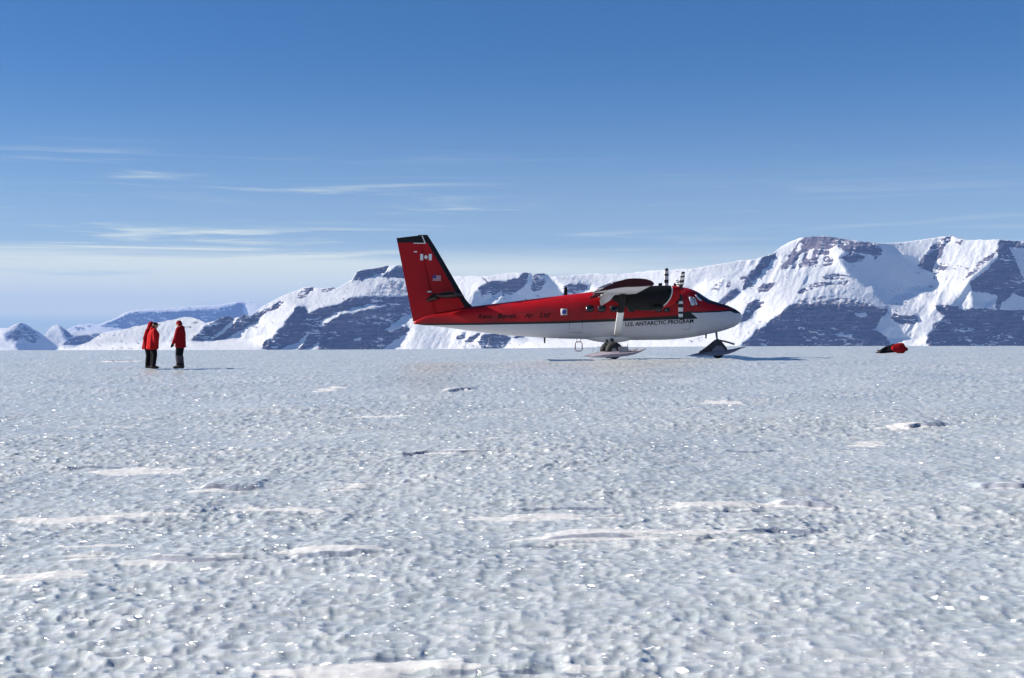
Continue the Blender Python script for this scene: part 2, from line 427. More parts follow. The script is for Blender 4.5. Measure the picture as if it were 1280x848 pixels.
def build_massif(name, dist, sky, foot, rocks, shades, snows, gentle, seed, cols=1.0, nrow=175, warp=2.2, soft=(), rockn=1.0, flatz=1.1, back=True):
    """a range seen from its sunlit-left front; every outline comes from the photo and stands at its own distance with real relief"""
    x0, x1 = sky[0][0], sky[-1][0]
    ytop = min(p[1] for p in sky) - 4; ybot = foot
    sx, sz = 2.0, 1.6
    gx = np.arange(x0, x1 + sx, sx); gz = np.arange(0, ybot - ytop + sz, sz)   # gz: pixels above the foot
    X, Zp = np.meshgrid(gx, gz); Y = ybot - Zp
    wX = X + warp * 1.6 * fbm(X / 9, Y / 7, 4, seed) ; wY = Y + warp * fbm(X / 10, Y / 6, 4, seed + 40)
    shade = np.zeros(X.shape)
    for p in shades: shade = np.maximum(shade, in_poly(wX, wY, p).astype(float))
    for p in snows: shade = np.where(in_poly(wX, wY, p), 0.0, shade)
    softm = np.zeros(X.shape)
    for p, v in soft: softm = np.maximum(softm, in_poly(wX, wY, p) * v)
    shade = blur(shade, 1); softm = blur(softm, 2)
    ax, bz, c0 = sun_dir.x, sun_dir.z, sun_dir.y     # lit when ax*Dx + bz*Dz > c0
    Lt = (0.46 * (1 - softm) + 0.05 * softm) * (1 - shade) - 0.16 * shade + c0
    Gz = flatz * (1 - shade) + 0.55 * shade
    Gx = -0.10 * (1 - shade) + 0.34 * shade
    gent = np.zeros(X.shape)
    for p in gentle: gent = np.maximum(gent, in_poly(wX, wY, p).astype(float))
    gent = blur(gent, 2) * (1 - shade)
    Gz = Gz + 1.6 * gent; Lt = Lt + 0.35 * gent
    D = solve_relief(Lt, Gx, Gz, 1.0, 0.10, ax, bz, sx, sz)
    D -= np.median(D[0])
    mpp = dist / F
    # final grid: columns by azimuth, rows foot -> skyline
    cx = np.arange(x0, x1 + cols, cols)
    sy = np.interp(cx, [p[0] for p in sky], [p[1] for p in sky])
    sy = sy + 0.9 * fbm(cx / 7, cx * 0 + 3, 4, seed + 9)
    v = np.linspace(0, 1, nrow)
    PX = np.repeat(cx[None], nrow, 0)
    PY = ybot + (sy[None] - ybot) * v[:, None]
    fi = np.clip((ybot - PY) / sz, 0, len(gz) - 1.001); fj = np.clip((PX - x0) / sx, 0, len(gx) - 1.001)
    def samp(A):
        i = fi.astype(int); j = fj.astype(int); a = fi - i; b = fj - j
        return (A[i, j] * (1 - a) * (1 - b) + A[i + 1, j] * a * (1 - b) + A[i, j + 1] * (1 - a) * b + A[i + 1, j + 1] * a * b)
    d = samp(D)
    wx = PX + warp * 1.6 * fbm(PX / 9, PY / 7, 4, seed); wy = PY + warp * fbm(PX / 10, PY / 6, 4, seed + 40)
    rock = np.zeros(PX.shape)
    for p, val in rocks: rock = np.maximum(rock, in_poly(wx, wy, p) * val)
    for p in snows: rock = np.where(in_poly(wx, wy, p), 0.0, rock)
    rock = blur(rock, 1)
    softm_s = samp(softm)
    calm = 1 - 0.75 * sstep(640, 700, PX) * (1 - sstep(900, 950, PX))
    # gullies, beds and broken rock as real relief
    gul = fbm(PX / 6.5 + PY / 16, PY / 20 - PX / 60, 4, seed + 3)
    rib = 0.5 - np.abs(fbm(PX / 15 + PY / 26, PY / 34 - PX / 80, 4, seed + 13)) * 2.0
    rgh = sstep(-0.15, 0.25, fbm(PX / 45, PY / 26, 3, seed + 17)) * (0.2 + 0.5 * sstep(500, 900, PX)) * calm + rock
    bed = np.abs(((PY + 0.06 * PX + 2.5 * fbm(PX / 30, PY / 12, 3, seed + 5)) / 5.5) % 1 - 0.5)
    sh = samp(shade)
    d = d + ((0.12 + 0.45 * sstep(-0.15, 0.25, fbm(PX / 40, PY / 22, 3, seed + 91))) * calm + 1.1 * rock) * rockn * gul + -1.7 * rockn * rgh * rib + rock * rockn * (1.6 * bed + 0.7 * fbm(PX / 2.6, PY / 2.6, 3, seed + 8)) + 0.22 * rockn * fbm(PX / 3.2, PY / 4.5, 2, seed + 88)
    # scattered ledge snow / poking rock
    u_, w_ = PX + 0.9 * PY, PY - 0.35 * PX            # streaks run down the fall lines, up to the right
    spk = fbm(u_ / 11.0, w_ / 2.2, 4, seed + 61, 0.62)
    ledge = fbm(PX / 9.0, PY / 1.5, 4, seed + 67, 0.6)
    clus = sstep(-0.12, 0.30, fbm(PX / 28, PY / 16, 3, seed + 71))
    rock = rock - (sstep(0.16, 0.42, spk) * 0.7 + sstep(0.18, 0.40, ledge) * 0.8) * clus * (rock > 0.2)
    rock = rock + sstep(0.30, 0.50, fbm(u_ / 8.0, w_ / 2.4, 4, seed + 73, 0.6)) * 0.55 * (1 - sstep(0.1, 0.4, rock)) * sstep(0.05, 0.3, fbm(PX / 34, PY / 20, 3, seed + 79) + 0.1 + softm_s * 0.2)
    rock = np.maximum(rock, 0.0)
    dm = dist + d * mpp
    if back:   # the far side: falls away behind the skyline
        nb = 10
        bd, bdrop = [], []
        for k in range(1, nb + 1):
            bd.append(dm[-1] + k * k * 2.2 * mpp * 1.0 + k * 4 * mpp)
            bdrop.append(k)
        dm = np.concatenate([dm, np.array(bd)]); 
        PXb = np.repeat(cx[None], nb, 0)
        fr = (np.array(bdrop) / nb)[:, None]
        zs = EYE + (HY - sy[None]) / F * dm[nrow - 1][None]
        zb = zs * (1 - fr ** 1.4) + fr ** 1.4 * (EYE + (HY - ybot) / F * dist) - 3 * mpp * fr
        Xw = np.concatenate([(PX - 640) / F * dm[:nrow], (PXb - 640) / F * dm[nrow - 1][None].repeat(nb, 0)])
        Zw = np.concatenate([EYE + (HY - PY) / F * dm[:nrow], zb])
        rock = np.concatenate([rock, np.repeat(rock[-1:], nb, 0) * 0.5])
        nr = nrow + nb
    else:
        Xw = (PX - 640) / F * dm; Zw = EYE + (HY - PY) / F * dm; nr = nrow
    V = np.stack([Xw, dm, Zw], -1).reshape(-1, 3)
    me = grid_mesh(name, V, nr, len(cx))
    vattr(me, 'rock', rock)
    return me

def mountain_material(name, s, rock_a, rock_b):
    t = NT(name)
    co = t.coord()
    n1 = t.noise(co, 0.02 * s, 6, 0.62)
    n2 = t.noise(co, 0.05 * s, 5, 0.65, (1, 1, 2.2))
    strata = t.noise(co, 0.03 * s, 5, 0.65, (0.10, 0.10, 2.6))
    ledge = t.noise(co, 0.05 * s, 5, 0.7, (0.25, 0.25, 1.9))
    rk = t.mix(t.rng(n1, 0.35, 0.65), rock_a, rock_b)
    rk = t.mix(t.math('MULTIPLY', t.rng(strata, 0.48, 0.62), 0.7), rk, (rock_b[0] * 1.5, rock_b[1] * 1.4, rock_b[2] * 1.35))
    m = t.math('ADD', t.attr('rock'), t.math('MULTIPLY', t.math('SUBTRACT', n2, 0.5), 0.9))
    n4 = t.noise(co, 0.16 * s, 4, 0.7, (1, 1, 1.5))
    m = t.math('ADD', m, t.math('MULTIPLY', t.math('SUBTRACT', n4, 0.5), 0.8))
    m = t.math('SUBTRACT', m, t.math('MULTIPLY', t.rng(ledge, 0.56, 0.66), 0.62))
    f = t.rng(m, 0.36, 0.52)
    t.set(t.mix(f, t.mix(n1, (0.78, 0.79, 0.81), (0.85, 0.85, 0.85)), rk), t.math('ADD', 0.6, t.math('MULTIPLY', f, 0.3)), 0.3)
    t.bump(t.math('ADD', n1, n2), 0.35, 6.0 / s)
    return t.m

# main range -------------------------------------------------------
SKY_MAIN = [(-260, 448), (-60, 446), (40, 442), (90, 436), (112, 427), (129, 416), (150, 413), (170, 408), (195, 404), (215, 400), (231, 396), (245, 398), (257, 404),
            (268, 401), (278, 397), (285, 395), (292, 399), (300, 396), (306, 393), (313, 395), (330, 382), (345, 374), (360, 367), (370, 364), (380, 360), (390, 359),
            (400, 361), (415, 359), (421, 361), (440, 350), (443, 343), (450, 338), (470, 335), (485, 332.5), (500, 332), (520, 335), (545, 343), (570, 346), (590, 345),
            (610, 346), (625, 343), (645, 341), (662, 341), (668, 343), (680, 342), (692, 346), (720, 344), (740, 342), (760, 343), (785, 342), (820, 338), (850, 337),
            (870, 336), (900, 330), (925, 326), (945, 324), (955, 321), (966, 317), (976, 309), (986, 303), (1000, 298), (1015, 296), (1032, 295.5), (1050, 298), (1075, 302),
            (1096, 304.5), (1120, 304), (1145, 301), (1165, 298), (1180, 296), (1190, 295), (1200, 299), (1216, 300), (1236, 300), (1249, 299.5), (1262, 301), (1290, 303),
            (1340, 309), (1420, 322), (1520, 345), (1640, 380), (1760, 430)]
R3 = [(328, 436), (327, 430), (338, 423), (350, 410), (358, 402), (366, 390), (371, 384), (380, 384), (387, 390), (400, 386), (415, 384), (425, 380), (436, 374), (455, 371),
      (480, 370), (515, 371), (530, 378), (512, 400), (505, 405), (513, 412), (495, 426), (470, 441), (340, 441)]
CLIFF_L = [(925, 436), (943, 416), (964, 401), (975, 391), (985, 383), (1000, 380), (1060, 383), (1108, 385), (1111, 390), (1101, 398), (1095, 411), (1104, 419), (1113, 428), (1112, 440), (925, 440)]
CLIFF_R = [(1158, 426), (1160, 418), (1170, 405), (1181, 396), (1172, 388), (1169, 382), (1185, 381), (1205, 384), (1240, 387), (1280, 388), (1420, 392), (1560, 410), (1560, 440), (1158, 440)]
RIGHT_FACE = [(1250, 300), (1300, 304), (1420, 324), (1560, 370), (1560, 412), (1280, 390), (1205, 386), (1190, 382), (1198, 370), (1210, 352), (1230, 334), (1248, 318)]
CWM = [(1046, 318), (1056, 312), (1098, 305.5), (1112, 305.5), (1122, 318), (1140, 322), (1150, 330), (1152, 340), (1165, 347), (1163, 356), (1150, 361), (1135, 360), (1139, 367), (1115, 371),
       (1112, 380), (1105, 378), (1090, 363), (1075, 352), (1062, 345), (1053, 334)]
BACK_FACE = [(588, 384), (592, 366), (600, 357), (612, 352), (630, 352), (645, 348), (650, 342), (660, 341), (664, 344), (666, 356), (670, 343), (680, 342), (690, 352), (698, 361), (702, 372), (650, 379), (620, 384)]
R1 = [(238, 425), (262, 404), (275, 397), (285, 394), (294, 398), (291, 404), (276, 414), (262, 424), (250, 426)]
R2 = [(262, 427), (276, 418), (292, 405), (300, 397), (306, 392), (313, 398), (325, 391), (340, 383), (352, 376), (357, 378), (350, 385), (335, 391), (325, 397), (318, 405), (305, 412), (290, 419), (272, 426)]
R4 = [(440, 352), (446, 340), (455, 336), (480, 333), (488, 332), (481, 342), (466, 346), (450, 349)]
R5 = [(477, 348), (490, 337), (500, 331), (520, 334), (520, 347), (495, 348)]
R6 = [(369, 372), (378, 362), (393, 360), (388, 368), (378, 374)]
R8 = [(701, 370), (704, 358), (712, 354), (720, 357), (726, 354), (736, 356), (734, 361), (722, 364), (710, 373)]
UND = [[(569, 425), (572, 418), (583, 415), (576, 424)], [(580, 428), (585, 420), (601, 416), (592, 427)], [(596, 427), (605, 417), (620, 417), (638, 422), (632, 431), (625, 438), (605, 439), (601, 431)],
       [(640, 421), (650, 419), (655, 422), (645, 424)]]
R11 = [(927, 362), (935, 345), (947, 330), (955, 321), (969, 317), (968, 324), (956, 337), (950, 345), (941, 355), (931, 363)]
R13 = [(970, 335), (978, 325), (990, 314), (1000, 302), (1010, 296), (1032, 295), (1050, 297), (1075, 301), (1096, 304), (1103, 312), (1101, 319), (1092, 321), (1085, 317), (1060, 316), (1049, 312), (1042, 330), (1030, 335), (1010, 333), (990, 336)]
R20 = [(1146, 332), (1156, 318), (1164, 307), (1178, 298), (1190, 294), (1187, 303), (1179, 312), (1173, 325), (1166, 341), (1157, 339)]
R22 = [(1202, 351), (1215, 337), (1228, 325), (1245, 314), (1250, 306), (1249, 315), (1231, 330), (1212, 347)]
rocks_main = [(R1, 1), (R2, 1), (R3, 1), (R4, 1), (R5, .9), (R6, .8), (R8, .75), (R11, .95), (CLIFF_L, 1), (CLIFF_R, 1), (R13, .78), (R20, .8), (R22, .7),
              ([(592, 368), (600, 357), (612, 352), (630, 351), (648, 346), (654, 341), (660, 341), (660, 352), (645, 366), (625, 370), (605, 368)], .85),
              ([(664, 360), (667, 346), (672, 341), (680, 342), (682, 352), (676, 362), (668, 366)], .85),
              ([(946, 361), (955, 353), (967, 354), (961, 364), (948, 365)], .8), ([(922, 404), (932, 388), (936, 378), (945, 375), (956, 378), (946, 389), (932, 402)], .85),
              ([(890, 362), (897, 352), (906, 350), (902, 358), (896, 364)], .6), ([(905, 358), (914, 350), (917, 356), (910, 362)], .6), ([(893, 384), (905, 371), (920, 361), (925, 365), (907, 382)], .7),
              ([(924, 348), (932, 345), (934, 349), (926, 351)], .7), ([(1050, 323), (1062, 316), (1081, 319), (1078, 325), (1065, 329)], .9), ([(1092, 320), (1098, 317), (1094, 326)], .7),
              ([(1010, 359), (1020, 352), (1040, 354), (1062, 350), (1062, 355), (1030, 358), (1012, 362)], .85), ([(1024, 346), (1045, 342), (1062, 345), (1062, 349), (1030, 350)], .75),
              ([(996, 366), (1006, 360), (1012, 362), (1004, 368)], .8), ([(986, 384), (1000, 374), (1040, 370), (1060, 372), (1075, 376), (1108, 386), (1060, 386), (985, 386)], .52),
              ([(1112, 397), (1118, 391), (1126, 395), (1148, 394), (1149, 402), (1140, 407), (1120, 403)], .9), ([(1165, 342), (1175, 330), (1188, 330), (1179, 340), (1168, 349)], .7),
              ([(1193, 303), (1204, 299), (1201, 308)], .8), ([(1249, 300), (1300, 303), (1330, 310), (1285, 311), (1263, 309), (1270, 330), (1282, 350), (1284, 372), (1265, 366), (1258, 374), (1246, 387), (1240, 380), (1246, 370), (1235, 366), (1215, 365), (1210, 354), (1225, 344), (1240, 331), (1248, 318)], .9),
              ([(455, 370), (470, 358), (490, 352), (515, 352), (515, 368), (480, 369)], .42), ([(400, 362), (415, 358), (421, 361), (405, 366)], .5)] + [(u, 1) for u in UND]
shades_main = [R3, CLIFF_L, CLIFF_R, RIGHT_FACE, CWM, BACK_FACE, R1, R4, R5, R11, R8] + UND + [
    [(262, 427), (292, 405), (306, 393), (325, 392), (318, 405), (290, 419)], [(893, 384), (905, 371), (920, 361), (925, 365), (907, 382)], [(1112, 397), (1126, 395), (1148, 394), (1149, 402), (1120, 403)],
    [(1150, 330), (1164, 308), (1172, 306), (1166, 330), (1158, 339)], [(922, 406), (933, 384), (950, 380), (946, 392), (930, 406)]]
snows_main = [[(397, 408), (404, 398), (425, 390), (460, 381), (482, 384), (450, 389), (425, 394), (408, 403)], [(342, 441), (370, 429), (388, 415), (379, 430), (366, 441)], [(366, 442), (386, 435), (399, 427), (398, 435), (391, 442)],
              [(438, 442), (458, 435), (460, 441)], [(482, 412), (503, 397), (520, 390), (520, 397), (500, 410), (486, 415)], [(268, 420), (290, 402), (293, 404), (280, 416)], [(598, 384), (617, 371), (627, 364), (629, 372), (616, 384)],
              [(600, 352), (612, 348), (646, 342), (642, 349), (630, 352)], [(1198, 385), (1206, 368), (1211, 362), (1217, 384), (1206, 388)], [(1228, 386), (1238, 376), (1246, 370), (1243, 386)], [(1068, 392), (1084, 391), (1084, 395), (1070, 396)],
              [(1045, 418), (1066, 417), (1066, 421), (1048, 421)], [(442, 424), (450, 422), (450, 426), (443, 427)], [(378, 423), (384, 418), (385, 422)], [(1038, 312), (1048, 306), (1052, 316), (1046, 324), (1038, 322)],
              [(964, 338), (980, 318), (992, 304), (998, 303), (988, 318), (974, 336)], [(990, 332), (998, 321), (1007, 316), (1003, 324), (996, 333)], [(1007, 324), (1013, 312), (1018, 311), (1012, 324)], [(1022, 330), (1028, 318), (1032, 318), (1028, 331)], [(994, 313), (1001, 304), (1004, 306), (998, 316)]]
gentle_main = [[(-260, 450), (60, 440), (130, 430), (250, 428), (300, 425), (345, 418), (330, 440), (640, 441), (660, 426), (760, 424), (900, 430), (905, 450)], [(1098, 440), (1104, 425), (1160, 424), (1165, 440)]]
soft_main = [([(512, 440), (516, 410), (528, 404), (566, 412), (560, 430), (545, 441)], .75), ([(452, 372), (475, 354), (515, 350), (515, 370)], .45), ([(840, 372), (856, 352), (880, 339), (874, 350), (860, 366), (846, 378)], .9),
             ([(870, 372), (890, 360), (915, 345), (935, 340), (930, 360), (900, 376), (880, 380)], .5), ([(690, 346), (800, 341), (870, 336), (930, 326), (925, 345), (850, 356), (760, 360), (700, 356)], .6),
             ([(1105, 421), (1113, 398), (1150, 404), (1175, 392), (1160, 420), (1135, 432)], .45), ([(100, 436), (140, 417), (220, 404), (250, 412), (240, 426), (160, 430)], .25), ([(1110, 306), (1145, 302), (1165, 300), (1150, 325), (1130, 320)], .3),
             ([(985, 384), (1005, 368), (1060, 362), (1105, 384)], .35)]
rk1, rk2 = (0.085, 0.084, 0.122), (0.145, 0.128, 0.170)
m_main = mountain_material('mountain_snow_and_rock', 1.0, rk1, rk2)
link('mountain', build_massif('mountain_range', 7500.0, SKY_MAIN, 450.0, rocks_main, shades_main, snows_main, gentle_main, 5, soft=soft_main), m_main, kind='structure')

# left peaks, farther off ------------------------------------------
SKY_LEFT = [(-420, 440), (-300, 424), (-200, 416), (-120, 412), (-60, 416), (-25, 411), (0, 411), (10, 410), (20, 405), (26, 403), (33, 406), (45, 413), (55, 420), (60, 414), (66, 408), (72, 406), (80, 411), (88, 416), (95, 413),
            (105, 416), (125, 415), (140, 420), (200, 428), (300, 440)]
PK1 = [(0, 419), (14, 413), (24, 404), (27, 403), (33, 406), (45, 413), (56, 422), (66, 431), (74, 436), (40, 442), (22, 440), (12, 428)]
PK2 = [(72, 406), (80, 410), (88, 416), (95, 420), (92, 424), (84, 428), (78, 420)]
RD3 = [(78, 431), (90, 423), (98, 420), (125, 418), (126, 422), (114, 429), (96, 431)]
rocks_left = [([(8, 421), (16, 414), (26, 404), (40, 412), (50, 421), (44, 430), (30, 425), (16, 426)], .72), (RD3, .9), ([(74, 408), (82, 412), (92, 420), (86, 425), (80, 416)], .6), ([(-300, 430), (-200, 420), (-120, 416), (-60, 420), (-30, 418), (-40, 432), (-200, 436)], .7)]
shades_left = [PK1, PK2, RD3, [(-300, 434), (-200, 419), (-120, 415), (-60, 419), (-30, 417), (-30, 438)]]
link('mountain', build_massif('left_peaks', 14000.0, SKY_LEFT, 448.0, rocks_left, shades_left, [[(4, 433), (0, 424), (18, 428), (20, 433)], [(5, 415), (14, 410), (15, 414)]], [[(-420, 448), (-100, 437), (300, 432), (300, 450)]], 15, nrow=60, warp=1.2,
                              soft=[([(55, 428), (62, 416), (74, 410), (80, 420), (78, 430)], .45)], rockn=.6), mountain_material('far_peak_snow_and_rock', 0.6, rk1, rk2), kind='structure')
# plateau on the horizon -------------------------------------------
SKY_FAR = [(-60, 440), (40, 428), (88, 410), (100, 406), (112, 405), (122, 406), (132, 403), (140, 400), (150, 395), (160, 390), (175, 387.5), (200, 385.5), (230, 384.5), (262, 382), (280, 380), (296, 377.5), (310, 377), (322, 380), (345, 384), (420, 392), (520, 404), (640, 430)]
FACE = [(124, 408), (136, 404), (150, 397), (164, 391.5), (230, 389), (270, 387), (286, 384), (298, 379), (305, 381), (304, 402), (250, 414), (160, 412)]
link('mountain', build_massif('far_plateau', 24000.0, SKY_FAR, 444.0, [(FACE, .85), ([(90, 411), (104, 406), (118, 407), (118, 410), (95, 414)], .6)], [FACE], [], [], 25, nrow=50, warp=1.2, rockn=.5),
     mountain_material('far_plateau_snow_and_rock', 0.4, rk1, rk2), kind='structure')

# ------------------------------------------------------------------ shape helpers for objects
def bm_mesh(name, bm, smooth=True):
    bmesh.ops.recalc_face_normals(bm, faces=bm.faces)
    me = bpy.data.meshes.new(name); bm.to_mesh(me); bm.free()
    if smooth:
        me.polygons.foreach_set('use_smooth', np.ones(len(me.polygons), bool))
    return me
def sharp(me, deg=35):
    try: me.set_sharp_from_angle(angle=rad(deg))
    except Exception: pass
    return me
def loft(bm, rings, cap=True, closed=True):
    vs = [[bm.verts.new(p) for p in r] for r in rings]
    n = len(vs[0])
    for a, b in zip(vs[:-1], vs[1:]):
        for i in range(n if closed else n - 1):
            j = (i + 1) % n
            bm.faces.new((a[i], a[j], b[j], b[i]))
    if cap:
        bm.faces.new(vs[0][::-1]); bm.faces.new(vs[-1])
    return vs
def box(bm, c, s, rot=None, bev=0.0):
    m = Matrix.Translation(Vector(c)) @ (rot.to_4x4() if rot is not None else Matrix.Identity(4)) @ Matrix.Diagonal((s[0], s[1], s[2], 1))
    r = bmesh.ops.create_cube(bm, size=1.0, matrix=m)
    if bev:
        ed = {e for v in r['verts'] for e in v.link_edges}
        bmesh.ops.bevel(bm, geom=list(ed), offset=bev, segments=2, affect='EDGES', profile=0.6)
def tube(bm, pts, r, seg=8, r2=None):
    """round bar through points, radius tapering from r to r2"""
    pts = [Vector(p) for p in pts]; rings = []
    for i, p in enumerate(pts):
        d = (pts[min(i + 1, len(pts) - 1)] - pts[max(i - 1, 0)]).normalized()
        u = d.orthogonal().normalized() if i == 0 else (u - d * u.dot(d)).normalized()
        w = d.cross(u)
        rr = r if r2 is None else r + (r2 - r) * i / (len(pts) - 1)
        rings.append([p + (u * math.cos(a) + w * math.sin(a)) * rr for a in [2 * math.pi * k / seg for k in range(seg)]])
    loft(bm, rings)
def prism(bm, poly, y0, y1, bev=0.0):
    """poly of (x, z) extruded between two y"""
    r = [[(x, y0, z) for x, z in poly], [(x, y1, z) for x, z in poly]]
    vs = loft(bm, r)
    if bev:
        ed = {e for ring in vs for v in ring for e in v.link_edges}
        bmesh.ops.bevel(bm, geom=list(ed), offset=bev, segments=2, affect='EDGES')
def hermite(xs, ys, x):
    """smooth monotone-ish interpolation"""
    xs = np.array(xs, float); ys = np.array(ys, float)
    d = np.diff(ys) / np.diff(xs)
    m = np.zeros(len(xs)); m[0] = d[0]; m[-1] = d[-1]
    for i in range(1, len(xs) - 1):
        m[i] = 0 if d[i - 1] * d[i] <= 0 else 2 * d[i - 1] * d[i] / (d[i - 1] + d[i])
    i = np.clip(np.searchsorted(xs, x) - 1, 0, len(xs) - 2)
    h = xs[i + 1] - xs[i]; t = np.clip((x - xs[i]) / h, 0, 1)
    return (ys[i] * (2 * t ** 3 - 3 * t ** 2 + 1) + m[i] * h * (t ** 3 - 2 * t ** 2 + t) + ys[i + 1] * (-2 * t ** 3 + 3 * t ** 2) + m[i + 1] * h * (t ** 3 - t ** 2))

# ------------------------------------------------------------------ the aircraft
PX0 = 4.5                                  # world x of the aircraft's origin
def P(px, py, y=0.0):
    """local (x, z) on the plane y (m, + is away) for a photo pixel"""
    k = (PD + y) / F
    return (px - 640) * k - PX0, EYE + (HY - py) * k
def PP(pts, y=0.0): return [P(a, b, y) for a, b in pts]

air = thing('airplane', 'red and white high-wing twin-propeller ski plane parked on the ice', 'airplane', (PX0, PD, 0))

white_paint = simple('white_aircraft_paint', (0.72, 0.73, 0.76), 0.35, 0.5, var=0.04, nscale=2.0)
red_paint = simple('red_aircraft_paint', (0.48, 0.008, 0.014), 0.4, 0.25, var=0.10, nscale=1.5)
dark_red = simple('dark_red_paint', (0.040, 0.004, 0.008), 0.55, 0.2, var=0.15, nscale=2.0)
black_paint = simple('black_paint', (0.006, 0.006, 0.007), 0.6, 0.15, var=0.2)
rubber = simple('black_rubber', (0.018, 0.018, 0.020), 0.7, 0.3)
glass = simple('dark_window_glass', (0.012, 0.016, 0.028), 0.08, 0.6)
bright_glass = simple('glass_painted_bright', (0.50, 0.54, 0.62), 0.15, 0.6, var=0.05)  # bright view through the cockpit painted in as a pale pane colour
steel = simple('grey_metal', (0.26, 0.26, 0.28), 0.4, 0.5, metal=0.6)
ski_dark = simple('dark_grey_paint', (0.055, 0.052, 0.062), 0.6, 0.3)
ski_paint = simple('grey_ski_paint', (0.25, 0.23, 0.28), 0.5, 0.4, var=0.15, nscale=4)
dirty_white = simple('worn_white_paint', (0.52, 0.51, 0.55), 0.5, 0.4, var=0.10, nscale=3)
blue_print = simple('blue_print', (0.03, 0.04, 0.22), 0.5)
orange_paint = simple('orange_red_paint', (0.55, 0.09, 0.05), 0.5)

# fuselage stations: photo column, top row, bottom row, half width (m)
FUS = [(517, 402.6, 405.2, .03), (523, 399.5, 406.0, .07), (535, 394, 407.3, .11), (560, 388.5, 410.0, .19), (590, 383.5, 414.0, .34), (640, 377.3, 419.6, .60), (700, 369.8, 423.4, .82),
       (735, 365.6, 424.3, .90), (760, 361.8, 425.0, .91), (790, 358.6, 425.4, .91), (820, 357.4, 425.2, .91), (842, 358.0, 424.4, .90), (857, 360.0, 422.9, .88), (866, 362.6, 421.6, .86),
       (873, 366.2, 420.4, .83), (880, 371.0, 419.0, .79), (887, 375.0, 417.6, .74), (897, 378.3, 415.3, .66), (908, 381.6, 412.2, .54), (917, 385.6, 408.8, .40), (923, 389.2, 405.2, .26), (926.4, 392.4, 401.6, .13), (927.4, 395.6, 398.8, .04)]
fx_ = [P(s[0], 0)[0] for s in FUS]
ft_ = [P(0, s[1])[1] for s in FUS]; fb_ = [P(0, s[2])[1] for s in FUS]; fw_ = [s[3] for s in FUS]
def fus_at(x):
    return float(hermite(fx_, ft_, x)), float(hermite(fx_, fb_, x)), float(hermite(fx_, fw_, x))
def fus_exp(x):
    return 2.3 + 0.9 * float(sstep(4.6, 3.2, x)) * float(sstep(-8, -3, x))
def fus_y(x, z, lift=0.0):
    t, b, w = fus_at(x); e = fus_exp(x)
    c = (t + b) / 2; h = (t - b) / 2
    q = min(0.999, abs((z - c) / h))
    return w * (1 - q ** e) ** (1 / e) + lift
def fuselage_mesh():
    bm = bmesh.new(); rings = []
    xs = np.unique(np.concatenate([np.linspace(fx_[0], fx_[-1], 110), np.linspace(fx_[-6], fx_[-1], 24)]))
    for x in xs:
        t, b, w = fus_at(x); e = fus_exp(x); c = (t + b) / 2; h = (t - b) / 2
        ring = []
        for k in range(56):
            a = 2 * math.pi * k / 56
            ca, sa = math.cos(a), math.sin(a)
            ring.append((x, -w * math.copysign(abs(ca) ** (2 / e), ca), c + h * math.copysign(abs(sa) ** (2 / e), sa)))
        rings.append(ring)
    loft(bm, rings)
    return bm_mesh('fuselage', bm)
def piecewise(t, x, pts, zmin=0.0, zmax=4.0):
    """curve z(x) from corner points as a linear colour ramp"""
    xa, xb = pts[0][0], pts[-1][0]
    f = t.math('DIVIDE', t.math('SUBTRACT', x, xa), xb - xa, clamp=True)
    n = t.n.new('ShaderNodeValToRGB'); cr = n.color_ramp; cr.interpolation = 'LINEAR'
    while len(cr.elements) < len(pts): cr.elements.new(0.5)
    for el, (px, pz) in zip(cr.elements, pts):
        el.position = (px - xa) / (xb - xa)
        g = (pz - zmin) / (zmax - zmin); el.color = (g, g, g, 1)
    t.l.new(f, n.inputs[0])
    return t.math('ADD', t.math('MULTIPLY', n.outputs['Color'], zmax - zmin), zmin)
